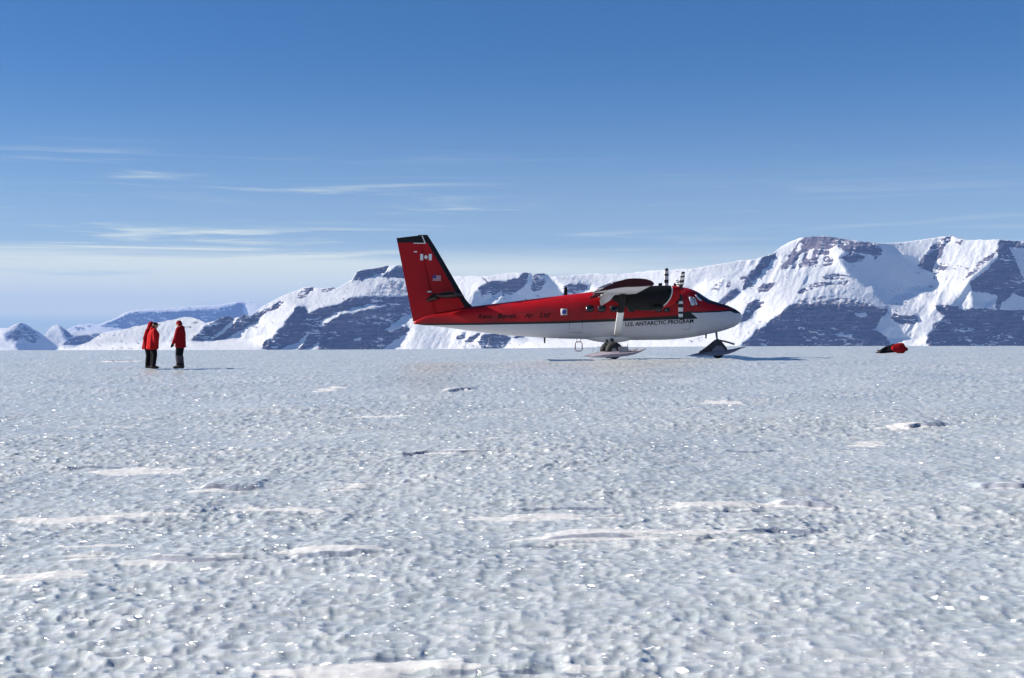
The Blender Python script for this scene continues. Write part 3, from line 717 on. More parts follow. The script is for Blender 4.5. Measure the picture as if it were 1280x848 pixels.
def fuselage_material():
    t = NT('fuselage_paint')
    co = t.coord(); s = t.sep(co); x, z = s[0], s[2]
    Q = lambda pts: PP(pts, -0.9)
    red_lo = piecewise(t, x, Q([(505, 404.4), (600, 403.6), (700, 401.6), (800, 397.3), (845, 394.6), (858, 389.4), (880, 389.4), (900, 388.2), (915, 386.9), (932, 389)]))
    blk_lo = piecewise(t, x, Q([(505, 406.6), (600, 406.2), (700, 404.6), (800, 400.9), (850, 399.4), (872, 398.6), (873, 391.4), (900, 390.2), (915, 388.9), (932, 396)]))
    blk_hi = piecewise(t, x, Q([(860, 340), (868, 340), (874, 367), (886, 378), (905, 383.5), (918, 387.5), (932, 389)]))
    (xa, za), (xb, zb) = Q([(863, 390.5), (872.6, 398.4)])
    # white notch ahead of the black wedge
    wline = t.math('ADD', t.math('MULTIPLY', t.math('SUBTRACT', x, xa), (zb - za) / (xb - xa)), za)
    notch = t.math('MULTIPLY', t.math('GREATER_THAN', z, wline), t.math('LESS_THAN', z, Q([(0, 391.4)])[0][1]))
    notch = t.math('MULTIPLY', notch, t.math('GREATER_THAN', x, xa))
    above = t.math('GREATER_THAN', z, red_lo)
    black = t.math('MULTIPLY', t.math('GREATER_THAN', z, blk_lo), t.math('SUBTRACT', 1.0, notch))
    top = t.math('GREATER_THAN', z, blk_hi)
    n = t.noise(co, 1.6, 5, 0.6); n2 = t.noise(co, 9, 4, 0.6, (0.4, 1, 1.6))
    grime = t.rng(n2, 0.35, 0.75)
    wht = t.mix(t.math('MULTIPLY', grime, 0.30), (0.56, 0.56, 0.61), (0.40, 0.38, 0.43))
    rd = t.mix(n, (0.30, 0.002, 0.006), (0.41, 0.004, 0.009))
    soot = t.math('MULTIPLY', t.rng(t.noise(co, 2.2, 5, 0.6, (0.25, 1, 1.2)), 0.42, 0.68), t.rng(x, 1.5, -4.5))
    rd = t.mix(t.math('MULTIPLY', soot, 0.55), rd, (0.10, 0.012, 0.016))
    blk = (0.012, 0.012, 0.014)
    col = t.mix(black, wht, blk)
    col = t.mix(above, col, rd)
    col = t.mix(top, col, (0.030, 0.010, 0.012))
    return t.set(col, t.math('ADD', 0.34, t.math('MULTIPLY', grime, 0.15)), 0.3)
fus_mat = fuselage_material()
fus = link('fuselage', fuselage_mesh(), fus_mat, air)

def on_side(me, lift=0.006, side=-1):
    """press a flat mesh in the x-z plane onto the fuselage skin"""
    for v in me.vertices:
        v.co.y = side * fus_y(v.co.x, v.co.z, lift)
    return me
def plate(pts, lift, side=-1, sub=3, depth=0.0):
    """convex outline on the skin, fan with inner rings so that it follows the curve"""
    bm = bmesh.new()
    cx = sum(p[0] for p in pts) / len(pts); cz = sum(p[1] for p in pts) / len(pts)
    c = bm.verts.new((cx, 0, cz)); prev = None
    for k in range(1, sub + 1):
        f = k / sub
        ring = [bm.verts.new((cx + (a - cx) * f, 0, cz + (b - cz) * f)) for a, b in pts]
        n = len(ring)
        for i in range(n):
            j = (i + 1) % n
            bm.faces.new((c, ring[i], ring[j]) if prev is None else (prev[i], prev[j], ring[j], ring[i]))
        prev = ring
    rim = list(prev)
    me = bpy.data.meshes.new('plate')
    bm.verts.index_update()
    for v in bm.verts: v.co.y = side * fus_y(v.co.x, v.co.z, lift)
    low = [bm.verts.new((v.co.x, side * fus_y(v.co.x, v.co.z, -0.012), v.co.z)) for v in rim]
    for i in range(len(rim)):
        j = (i + 1) % len(rim)
        bm.faces.new((rim[i], rim[j], low[j], low[i]))
    return bm_mesh('plate', bm)
def oval(px, py, rx, ry, n=18, e=2.6, y=-0.9):
    o = []
    for k in range(n):
        a = 2 * math.pi * k / n; ca, sa = math.cos(a), math.sin(a)
        o.append(P(px + rx * math.copysign(abs(ca) ** (2 / e), ca), py + ry * math.copysign(abs(sa) ** (2 / e), sa), y))
    return o
# cabin windows, frame + pane, both sides
for side in (-1, 1):
    for wx_ in (737, 752.3, 767.5, 789, 823.5, 833.5):
        small = wx_ > 800
        rx, ry = (3.4, 2.2) if small else (4.4, 3.6)
        wy_ = 386.0 if not small else 387.6
        fr = link('window', plate(oval(wx_, wy_, rx + 0.9, ry + 0.9), 0.008, side), dark_red, fus)
        link('pane', plate(oval(wx_, wy_, rx, ry), 0.014, side), glass, fus)
    # cockpit glazing
    link('side_window', plate(PP([(861.2, 371.4), (864.6, 371.2), (867.5, 376), (868.8, 381.6), (863.9, 382.2), (862.4, 377)], -.85), 0.012, side), bright_glass, fus)
    link('side_window', plate(PP([(866.3, 371.4), (869.3, 373.0), (872.0, 381.0), (869.9, 381.5), (868.6, 376.6)], -.85), 0.012, side), bright_glass, fus)
    link('window_surround', plate(PP([(859.6, 369.6), (870.3, 369.6), (875.2, 383.2), (862.6, 384.0)], -.85), 0.005, side), dark_red, fus)
    link('side_window', plate(PP([(869.2, 368.6), (871.6, 368.8), (877.6, 375.6), (876.6, 376.9), (872.4, 374.6)], -.82), 0.012, side), bright_glass, fus)
def windshield():
    bm = bmesh.new(); rings = []
    for f in np.linspace(0, 1, 8):
        x = P(869.5 + f * 15.5, 0)[0]
        t, b, w = fus_at(x); e = fus_exp(x); c = (t + b) / 2; h = (t - b) / 2
        ring = []
        for a in np.linspace(rad(40), rad(140), 22):
            ca, sa = math.cos(a), math.sin(a)
            ring.append((x, -(w + .008) * math.copysign(abs(ca) ** (2 / e), ca), c + (h + .010) * abs(sa) ** (2 / e)))
        rings.append(ring)
    loft(bm, rings, cap=False, closed=False)
    return bm_mesh('windshield', bm)
link('windshield', windshield(), glass, fus)

def seam(poly, lift=0.004, w=.012):
    """thin joint line round a door"""
    for (x0, z0), (x1, z1) in zip(poly, poly[1:] + poly[:1]):
        bm = bmesh.new(); n = 6; top, low = [], []
        d = Vector((x1 - x0, z1 - z0)).normalized(); nx, nz = -d.y * w / 2, d.x * w / 2
        for k in range(n + 1):
            x = x0 + (x1 - x0) * k / n; z = z0 + (z1 - z0) * k / n
            top.append(bm.verts.new((x + nx, -fus_y(x + nx, z + nz, lift), z + nz))); low.append(bm.verts.new((x - nx, -fus_y(x - nx, z - nz, lift), z - nz)))
        for k in range(n): bm.faces.new((top[k], top[k + 1], low[k + 1], low[k]))
        link('door_seam', bm_mesh('door_seam', bm), rubber, fus)
seam(PP([(712, 380), (728, 379.5), (728, 416), (712, 416)], -.88))
seam(PP([(853.5, 372), (860.5, 372), (864, 386), (862, 412), (854, 412)], -.86))
# ---- lettering and marks
def text_mesh(body, size, shear=0.0, xs=1.0):
    cu = bpy.data.curves.new('lettering', 'FONT'); cu.body = body; cu.size = size; cu.shear = shear
    cu.resolution_u = 3; cu.offset = 0.006 * size / 0.3
    o = bpy.data.objects.new('tmp_lettering', cu); C.objects.link(o)
    dg = bpy.context.evaluated_depsgraph_get()
    me = bpy.data.meshes.new_from_object(o.evaluated_get(dg))
    bpy.data.objects.remove(o)
    w = max(v.co.x for v in me.vertices)
    return me, w
def side_text(body, p0, p1, size, shear=0.0, wide=None):
    """text on the near side from p0 to p1 (local x, z)"""
    me, w = text_mesh(body, size, shear)
    L = p1[0] - p0[0]
    for v in me.vertices:
        f = v.co.x / w
        x = p0[0] + f * L; z = p0[1] + f * (p1[1] - p0[1]) + v.co.y
        v.co = (x, -fus_y(x, z, 0.009), z)
    me.update()
    return me
a_, b_ = PP([(781.5, 408.2), (867.0, 403.6)], -0.92)
link('lettering', side_text('U.S. ANTARCTIC PROGRAM', a_, b_, 0.245), black_paint, fus)
for wrd, x0_, x1_ in (('Kenn', 597, 615), ('Borek', 621, 646), ('Air', 656, 667), ('Ltd', 674, 688)):
    a_, b_ = PP([(x0_, 398.6 - (x0_ - 597) * .022), (x1_, 398.6 - (x1_ - 597) * .022)], -0.7)
    link('lettering', side_text(wrd, a_, b_, 0.30, 0.35), black_paint, fus)
emb = link('emblem', plate(PP([(701, 386.2), (709, 386.0), (709, 394.0), (701, 394.2)], -.86), 0.006), dirty_white, fus)
link('emblem_disc', plate(oval(705.3, 390.2, 2.9, 2.9, e=2.0, y=-.86), 0.010), blue_print, fus)

# ---- fin, rudder, tailplane
def foil(le, te, z, half, n=9):
    """symmetric section in a level plane from le to te (x), half thickness"""
    up, dn = [], []
    for k in range(n):
        f = 0.5 - 0.5 * math.cos(math.pi * k / (n - 1))
        th = half * 2.6 * (math.sqrt(max(f, 0)) * 0.62 - 0.31 * f - 0.31 * f * f) + 0.006
        up.append((le + (te - le) * f, -th, z)); dn.append((le + (te - le) * f, th, z))
    return up + dn[::-1]
def lerp_x(a, b, z): return a[0] + (b[0] - a[0]) * (z - a[1]) / (b[1] - a[1])
LEp = PP([(534.2, 293.6), (545, 310.5), (570, 353.5), (583, 376), (592, 385)]); TEt, TEb = P(495.6, 298), P(517, 404.6)
HGt, HGb = P(523, 295), P(545, 402)
def le_at(z):
    zs = [p[1] for p in LEp][::-1]; xs = [p[0] for p in LEp][::-1]
    return float(np.interp(z, zs, xs))
def fin_mesh():
    bm = bmesh.new(); rings = []
    ztop = P(0, 293.8)[1]; zb = P(0, 400)[1]
    for f in np.linspace(0, 1, 26):
        z = zb + (ztop - zb) * f
        rings.append(foil(le_at(z), lerp_x(HGt, HGb, z), z, 0.14 * (1 - 0.45 * f)))
    loft(bm, rings); return sharp(bm_mesh('vertical_fin', bm))
def rudder_mesh():
    bm = bmesh.new(); rings = []
    zb = P(0, 402)[1]
    for f in np.linspace(0, 1, 16):
        # sloping crown: 298 at the trailing edge, 295 at the hinge
        h = []
        for k, (fx, hw) in enumerate([(0, .075), (.06, .09), (.3, .07), (.7, .035), (1, .008)]):
            ztop = P(0, 294.6 + 3.2 * fx)[1]
            z = zb + (ztop - zb) * f
            xa = lerp_x(HGt, HGb, z) + 0.03; xb = lerp_x(TEt, TEb, z)
            h.append((xa + (xb - xa) * fx, hw * (1 - .4 * f), z))
        rings.append([(x, -y, z) for x, y, z in h] + [(x, y, z) for x, y, z in h[::-1]])
    loft(bm, rings); return sharp(bm_mesh('rudder', bm))
def tail_material():
    t = NT('tail_paint'); co = t.coord(); s = t.sep(co); x, z = s[0], s[2]
    # black leading-edge band: inner border
    pts = [(z_, x_) for x_, z_ in PP([(580.5, 384), (563, 353), (545, 322), (527.5, 292)])]
    (z0, x0_), (z1, x1_) = pts[0], pts[-1]
    edge = t.math('ADD', t.math('MULTIPLY', t.math('SUBTRACT', z, z0), (x1_ - x0_) / (z1 - z0)), x0_)
    band = t.math('GREATER_THAN', x, edge)
    crown = t.math('GREATER_THAN', z, P(0, 303.6)[1])
    n = t.noise(co, 1.6, 5, 0.6)
    rd = t.mix(n, (0.32, 0.002, 0.006), (0.43, 0.004, 0.009))
    col = t.mix(t.math('MAXIMUM', band, crown), rd, (0.010, 0.010, 0.012))
    return t.set(col, 0.42, 0.2)
tail_mat = tail_material()
fin = link('vertical_fin', fin_mesh(), tail_mat, air)
rud = link('rudder', rudder_mesh(), tail_mat, fin)
def flat_mark(pts, y, th=0.004):
    bm = bmesh.new(); prism(bm, pts, y, y + th); return bm_mesh('mark', bm, False)
link('trim_line', flat_mark(PP([(517, 304.0), (532, 304.0), (532, 305.0), (517, 305.0)]), -0.115), white_paint, fin)
link('trim_line', flat_mark(PP([(527.2, 295.0), (528.4, 295.0), (532.4, 304.4), (531.0, 304.4)]), -0.118), white_paint, fin)
link('tail_light', flat_mark(PP([(517.5, 314.4), (521.5, 314.4), (521.5, 315.8), (517.5, 315.8)]), -0.115), white_paint, rud)
link('tail_light', flat_mark(PP([(534.5, 364.2), (539.5, 364.2), (539.5, 365.8), (534.5, 365.8)]), -0.15), white_paint, fin)
FY = -0.150
flag = link('flag', flat_mark(PP([(525.6, 318.0), (529.2, 318.0), (529.2, 325.8), (525.6, 325.8)]), FY), white_paint, fin)
link('flag_bar', flat_mark(PP([(536.2, 318.0), (540, 318.0), (540, 325.8), (536.2, 325.8)]), FY), white_paint, flag)
leaf = [(0, 3.2), (.7, 1.7), (1.5, 2.1), (1.3, .6), (2.3, 1.0), (2.0, .1), (2.6, -.3), (1.2, -1.5), (1.3, -2.1), (.2, -1.9), (.2, -3), (-.2, -3), (-.2, -1.9), (-1.3, -2.1), (-1.2, -1.5), (-2.6, -.3), (-2.0, .1), (-2.3, 1.0), (-1.3, .6), (-1.5, 2.1), (-.7, 1.7)]
link('maple_leaf', flat_mark(PP([(532.7 + a, 321.9 - b) for a, b in leaf]), FY), white_paint, flag)
us = link('flag', flat_mark(PP([(541.2, 344.4), (551.4, 344.4), (551.4, 351.8), (541.2, 351.8)]), FY), dirty_white, fin)
flag_red = simple('flag_red', (0.42, 0.03, 0.05), 0.5)
for k in range(7):
    y0 = 344.4 + 7.4 * (2 * k) / 13; y1 = y0 + 7.4 / 13
    link('flag_stripe', flat_mark(PP([(541.2, y0), (551.4, y0), (551.4, y1), (541.2, y1)]), FY - 0.004), flag_red, us)
link('flag_canton', flat_mark(PP([(541.2, 344.4), (545.6, 344.4), (545.6, 348.3), (541.2, 348.3)]), FY - 0.008), blue_print, us)

def tailplane(side):
    bm = bmesh.new(); rings = []
    for f in np.linspace(0, 1, 9):
        y = side * (0.05 + 3.1 * f)
        k = (PD - abs(y)) / F                     # laid out on the near half, mirrored for the far one
        z = 2.88; le = -6.72 - 0.24 * f; te = -7.86 - 0.04 * f
        n = 9; up, dn = [], []
        for q in range(n):
            c = 0.5 - 0.5 * math.cos(math.pi * q / (n - 1)); th = 0.23 * (math.sqrt(c) * 1.2 - .6 * c - .6 * c * c) * (1 if f < .98 else .6) + .006
            zz = z - 0.10 * max(0, c - .3)
            up.append((le + (te - le) * c, y, zz + th)); dn.append((le + (te - le) * c, y, zz - th))
        rings.append(up + dn[::-1])
    loft(bm, rings); return sharp(bm_mesh('tailplane', bm))
def elevator(side):
    bm = bmesh.new(); rings = []
    for f in np.linspace(0, 1, 5):
        y = side * (0.12 + 3.0 * f)
        xa, xb = -7.83 - 0.04 * f, -8.26 + 0.02 * f; za, zb = 2.80, 2.60
        rings.append([(xa, y, za + .10), (xb, y, zb + .012), (xb, y, zb - .012), (xa, y, za - .09)])
    loft(bm, rings); return sharp(bm_mesh('elevator', bm))
for side in (-1, 1):
    tp = link('tailplane', tailplane(side), black_paint, air)
    link('elevator', elevator(side), black_paint, tp)

# ---- wing
WLE, WCH = 0.99, 1.55           # fixed part; flaps and ailerons behind
def wing_z(y): return 2.86 + 0.0130 * abs(y)           # chord line height at the leading edge
TILT = 0.028
def wing_sec(y, c0, c1, thick=0.62, n=14, chord=2.15, droop=0.0):
    """airfoil slice between chord fractions c0..c1"""
    up, dn = [], []
    for q in range(n):
        c = c0 + (c1 - c0) * (0.5 - 0.5 * math.cos(math.pi * q / (n - 1)))
        th = thick * (1.46 * math.sqrt(c) - 0.63 * c - 0.83 * c * c * 1.0) * 0.98
        th = max(th, 0.012)
        x = WLE - c * chord
        z = wing_z(y) - c * chord * TILT
        dz = droop * max(0.0, c - max(c0, 0.55)) * chord
        up.append((x, y, z + th * 0.72 - dz)); dn.append((x, y, z - th * 0.16 - 0.01 - dz))
    return up + dn[::-1]
def span(ys, c0, c1, name, droop=0.0, thick=0.62):
    bm = bmesh.new()
    loft(bm, [wing_sec(y, c0, c1, droop=droop, thick=thick) for y in ys])
    return sharp(bm_mesh(name, bm), 40)
wing = link('wing', span(np.linspace(-9.48, 9.48, 41), 0.0, 0.74, 'wing'), dirty_white, air)
for side in (-1, 1):
    link('wing_tip', span([side * y for y in (9.50, 9.72, 9.9)], 0.0, 1.12, 'wing_tip', 0.20, 0.66), dark_red, wing)
    link('aileron', span([side * y for y in (5.4, 9.46)], 0.755, 1.0, 'aileron', 0.10), dirty_white, wing)
    link('flap', span([side * y for y in (0.95, 2.3)], 0.755, 0.95, 'flap', 0.25), dark_red, wing)
    link('flap', span([side * y for y in (3.3, 5.36)], 0.755, 0.95, 'flap', 0.25), dark_red, wing)
    link('leading_edge_boot', span(np.linspace(side * 3.4, side * 9.5, 9), 0.0, 0.05, 'boot', thick=0.66), black_paint, wing)
    for hy in (1.2, 3.5, 5.0):      # flap hinge brackets hang below the trailing edge
        z = wing_z(hy) - 1.4 * TILT
        bm = bmesh.new(); prism(bm, [(.02, z), (-.52, z - .02), (-.58, z - .22), (-.52, z - .44), (-.40, z - .40), (-.22, z - .18)], side * hy - .03, side * hy + .03)
        link('flap_bracket', bm_mesh('flap_bracket', bm, False), dirty_white, wing)

# ---- engines
def nacelle_material():
    t = NT('nacelle_paint'); co = t.coord(); s = t.sep(co); x, z = s[0], s[2]
    (cx, cz), (ex, ez) = PP([(806, 362), (839.6, 389.5)], -3.15)
    rx, rz = ex - cx, cz - ez
    u = t.math('DIVIDE', t.math('SUBTRACT', x, cx), rx); v = t.math('DIVIDE', t.math('SUBTRACT', z, cz), rz)
    u = t.math('MAXIMUM', u, 0.0)
    d = t.math('SQRT', t.math('ADD', t.math('MULTIPLY', u, u), t.math('MULTIPLY', v, v)))
    inside = t.math('LESS_THAN', d, 1.0)
    rim = t.math('MULTIPLY', t.math('GREATER_THAN', d, 1.0), t.math('LESS_THAN', d, 1.045))
    n = t.noise(co, 2.0, 5, 0.6)
    rd = t.mix(n, (0.32, 0.002, 0.006), (0.43, 0.004, 0.009))
    col = t.mix(inside, rd, (0.005, 0.005, 0.006))
    col = t.mix(rim, col, (0.6, 0.6, 0.6))
    return t.set(col, 0.55, 0.2)
nac_mat = nacelle_material()
NAC = [(757, 364.5, 371, .12), (768, 361, 377, .26), (780, 359.5, 384, .38), (795, 358.3, 388.2, .44), (812, 357.6, 388.8, .45), (826, 357.2, 387.2, .44), (836, 357.0, 383.4, .41), (844, 357.4, 379.6, .36), (848.5, 358.2, 375.0, .28)]
PROP_X, PROP_Z = P(850.5, 363.6, -2.8)
def build_engine(side, blade_angles):
    y = side * 2.8
    bm = bmesh.new(); rings = []
    for px, t_, b_, w in NAC:
        x, zt = P(px, t_, -2.8); zb = P(px, b_, -2.8)[1]; c = (zt + zb) / 2; h = (zt - zb) / 2
        ring = []
        for k in range(28):
            a = 2 * math.pi * k / 28; ca, sa = math.cos(a), math.sin(a)
            ring.append((x, y - side * -1 * w * math.copysign(abs(ca) ** .8, ca), c + h * math.copysign(abs(sa) ** .8, sa)))
        rings.append(ring)
    loft(bm, rings)
    nac = link('engine_nacelle', sharp(bm_mesh('engine_nacelle', bm), 50), nac_mat, air)
    bm = bmesh.new()      # exhaust stub low on the side
    xe, ze = P(824, 386, -3.1)
    tube(bm, [(xe + .12, y + side * .25, ze + .10), (xe, y + side * .42, ze + .03), (xe - .25, y + side * .47, ze)], 0.10, 12)
    link('exhaust_stub', bm_mesh('exhaust_stub', bm), rubber, nac)
    bm = bmesh.new()      # chin air intake lip
    xi, zi = P(846, 377.5, -2.8)
    box(bm, (xi, y, zi), (0.10, 0.42, 0.16), bev=0.03)
    link('air_intake', bm_mesh('air_intake', bm), black_paint, nac)
    prop = bpy.data.objects.new('propeller', None); C.objects.link(prop); prop.parent = air
    prop.location = (PROP_X, y, PROP_Z)
    bm = bmesh.new()
    rings = [[(xx, rr * math.cos(a), rr * math.sin(a)) for a in [2 * math.pi * k / 16 for k in range(16)]] for xx, rr in ((-.08, .17), (.0, .175), (.08, .16), (.15, .11), (.19, .04))]
    loft(bm, rings)
    link('hub', bm_mesh('hub', bm), red_paint if side < 0 else red_paint, prop)
    for ang in blade_angles:
        bm = bmesh.new(); rings = []
        for f, ch, tk in ((0.10, .10, .05), (0.22, .13, .045), (0.40, .20, .030), (0.7, .215, .022), (1.0, .20, .015), (1.22, .17, .010), (1.29, .10, .006)):
            ring = []
            for k in range(10):
                a = 2 * math.pi * k / 10
                ring.append((ch / 2 * math.cos(a), tk * math.sin(a), f))
            rings.append(ring)
        loft(bm, rings)
        me = bm_mesh('blade', bm)
        me.transform(Matrix.Rotation(ang, 4, 'X') @ Matrix.Rotation(rad(8), 4, 'Z'))
        link('blade', me, blade_mat, prop)
    return nac
def blade_material():
    t = NT('banded_propeller_blade'); co = t.coord(); s = t.sep(co)
    d = t.math('SQRT', t.math('ADD', t.math('MULTIPLY', s[1], s[1]), t.math('MULTIPLY', s[2], s[2])))
    n = t.n.new('ShaderNodeValToRGB'); cr = n.color_ramp; cr.interpolation = 'CONSTANT'
    stops = [(0.0, .012), (0.46, .70), (0.58, .012), (0.74, .70), (0.92, .012), (1.02, .70), (1.16, .012)]
    while len(cr.elements) < len(stops): cr.elements.new(0.5)
    for el, (p_, g) in zip(cr.elements, stops): el.position = p_ / 1.4; el.color = (g, g, g * 1.02, 1)
    t.l.new(t.math('DIVIDE', d, 1.4), n.inputs[0])
    return t.set(n.outputs['Color'], 0.45, 0.4)
blade_mat = blade_material()
build_engine(-1, [rad(173), rad(53), rad(-67)])
build_engine(1, [rad(8), rad(128), rad(-112)])

# ---- wing struts, gear fairing
for side in (-1, 1):
    def strut(f0, f1, name):
        A = Vector((0.24, side * .86, P(0, 420, -.9)[1])); B = Vector((0.20, side * 4.6, wing_z(4.6) - .16))
        bm = bmesh.new(); rings = []
        for f in np.linspace(f0, f1, 5):
            c = A + (B - A) * f
            rings.append([(c.x + .15 * math.cos(a), c.y, c.z + .045 * math.sin(a)) for a in [2 * math.pi * k / 14 for k in range(14)]])
        loft(bm, rings); return bm_mesh(name, bm)
    st = link('wing_strut', strut(0, .60, 'wing_strut'), white_paint, air)
    link('strut_end', strut(.60, 1.0, 'strut_end'), black_paint, st)
bm = bmesh.new(); rings = []
for f in np.linspace(0, 1, 15):
    y = -0.66 + 1.32 * f
    k = math.sqrt(max(0.02, 1 - abs(2 * f - 1) ** 4))
    zc = P(0, 421.5, -.9)[1]
    rings.append([(0.05 + 1.15 * k * math.cos(a) * (1 if math.cos(a) > 0 else 1.2), y, zc + (.26 if math.sin(a) < 0 else .12) * k * math.copysign(abs(math.sin(a)) ** 1.7, math.sin(a))) for a in [2 * math.pi * q / 28 for q in range(28)]])
loft(bm, rings)
link('gear_fairing', bm_mesh('gear_fairing', bm), white_paint, air)

# ---- wheel-skis
def torus_wheel(bm, c, R, r, seg=28, side=12):
    rings = []
    for k in range(seg):
        a = 2 * math.pi * k / seg
        rings.append([(c[0] + (R - r + r * math.cos(b)) * math.cos(a), c[1] + r * 0.95 * math.sin(b), c[2] + (R - r + r * math.cos(b)) * math.sin(a)) for b in [2 * math.pi * q / side for q in range(side)]])
    rings.append(rings[0])
    loft(bm, rings, cap=False)
    bmesh.ops.remove_doubles(bm, verts=bm.verts, dist=1e-4)
def wheel(c, R, r, parent):
    bm = bmesh.new(); torus_wheel(bm, c, R, r)
    ty = link('tyre', bm_mesh('tyre', bm), rubber, parent)
    bm = bmesh.new()
    rings = [[(c[0] + rr * math.cos(a), c[1] + yy, c[2] + rr * math.sin(a)) for a in [2 * math.pi * k / 20 for k in range(20)]] for yy, rr in ((-.11, .06), (-.10, R - r * 1.3), (.10, R - r * 1.3), (.11, .06))]
    loft(bm, rings)
    link('wheel_rim', bm_mesh('wheel_rim', bm), steel, parent)
def ski_mesh(prof, yc, hw, slot=None):
    """prof: list of (x, zbottom, ztop); a shallow trough-shaped runner, narrower to the tips"""
    bm = bmesh.new(); rings = []
    for i, (x, zb, zt) in enumerate(prof):
        k = hw * (0.55 if i in (0, len(prof) - 1) else (0.85 if i in (1, len(prof) - 2) else 1))
        rings.append([(x, yc - k, zb), (x, yc + k, zb), (x, yc + k * .96, zb + (zt - zb) * .55), (x, yc + k * .5, zt), (x, yc - k * .5, zt), (x, yc - k * .96, zb + (zt - zb) * .55)])
    loft(bm, rings); return sharp(bm_mesh('ski', bm), 30)
for side in (-1, 1):
    yc = side * 1.9
    pr = [(*P(735, 446.6, -1.9), 445.6), (*P(745, 447.2, -1.9), 442.6), (*P(757, 447.0, -1.9), 440.4), (*P(770, 446.6, -1.9), 439.4), (*P(782, 445.4, -1.9), 438.6), (*P(792, 443.2, -1.9), 438.4), (*P(800, 440.2, -1.9), 437.2), (*P(807, 436.4, -1.9), 435.4)]
    prof = [(x, z, P(0, t_, -1.9)[1]) for x, z, t_ in pr]
    sk = link('ski', ski_mesh(prof, yc, .36), ski_paint, air)
    cx_, cz_ = P(767.5, 438.4, -1.9)
    wheel((cx_, yc, cz_), 0.385, 0.16, sk)
    bm = bmesh.new()
    q = PP([(773, 443), (772.5, 433.6), (784.5, 433.2), (785.5, 440), (790, 443)], -1.9)
    for ya in (yc - .27, yc + .21):
        bm = bmesh.new(); prism(bm, q, ya, ya + .06, 0.01)
        link('ski_bracket', bm_mesh('ski_bracket', bm, False), ski_paint, sk)
    bm = bmesh.new()
    tube(bm, [(cx_, side * .5, P(0, 424, -.9)[1]), (cx_, side * 1.25, .62), (cx_, yc, cz_)], .085, 10, .06)
    leg_ = link('gear_leg', bm_mesh('gear_leg', bm), rubber, air)
    bm = bmesh.new(); tube(bm, [(cx_ - .25, side * .5, P(0, 425, -.9)[1]), (cx_ - .1, side * 1.5, .52)], .05, 8)
    link('drag_brace', bm_mesh('drag_brace', bm), rubber, leg_)
    bm = bmesh.new(); a0, b0 = PP([(785.2, 439), (785.2, 430)], -1.9)
    tube(bm, [(a0[0], yc, a0[1]), (b0[0], yc * .8, b0[1])], .012, 6)
    link('ski_cable', bm_mesh('ski_cable', bm), steel, sk); bm = bmesh.new()
    a0, b0, c0_ = PP([(747.5, 441.5), (747.5, 434), (756, 434.2)], -1.9)
    tube(bm, [(a0[0], yc, a0[1]), (b0[0], yc, b0[1]), (c0_[0], yc * .85, c0_[1])], .012, 6)
    link('ski_cable', bm_mesh('ski_cable', bm), steel, sk)
# nose gear
pr = [(862, 444.9, 444.2), (870, 444.9, 442.2), (880, 444.7, 440.0), (891, 445.0, 438.0), (900, 444.6, 437.2), (910, 442.4, 437.4), (918, 439.4, 436.2), (925, 435.9, 434.4), (932, 434.2, 433.6)]
nsk = link('ski', ski_mesh([(P(a, 0)[0], P(0, b)[1], P(0, c)[1]) for a, b, c in pr], 0.0, .33), ski_paint, air)
cx_, cz_ = P(897.5, 440.9)
wheel((cx_, 0, cz_), 0.275, 0.115, nsk)
bm = bmesh.new()
prism(bm, PP([(873, 441), (882, 435), (892, 426.5), (897, 423.5), (902, 428), (907, 434), (909, 438), (904, 441)]), -.20, -.15, 0.01)
link('ski_pedestal', bm_mesh('ski_pedestal', bm, False), ski_dark, nsk); bm = bmesh.new()
prism(bm, PP([(873, 441), (882, 435), (892, 426.5), (897, 423.5), (902, 428), (907, 434), (909, 438), (904, 441)]), .15, .20, 0.01)
link('ski_pedestal', bm_mesh('ski_pedestal', bm, False), ski_dark, nsk)
bm = bmesh.new(); prism(bm, PP([(889, 442), (890, 436.5), (895, 432.5), (901, 432.5), (905, 437), (906, 442)]), -.225, -.205, 0.005)
link('ski_plate', bm_mesh('ski_plate', bm, False), ski_paint, nsk)
bm = bmesh.new(); a0, b0 = PP([(895.2, 414), (896.8, 430)])
tube(bm, [(a0[0], 0, a0[1]), ((a0[0] + b0[0]) / 2, 0, (a0[1] + b0[1]) / 2), (b0[0], 0, b0[1])], .055, 12, .045)
link('gear_leg', bm_mesh('gear_leg', bm), steel, air)
bm = bmesh.new(); a0, b0, c0_ = PP([(899, 425.6), (908, 427.4), (918, 430.6)])
tube(bm, [(a0[0], -.02, a0[1]), (b0[0], -.02, b0[1]), (c0_[0], -.02, c0_[1])], .042, 8)
link('tow_link', bm_mesh('tow_link', bm), steel, air)
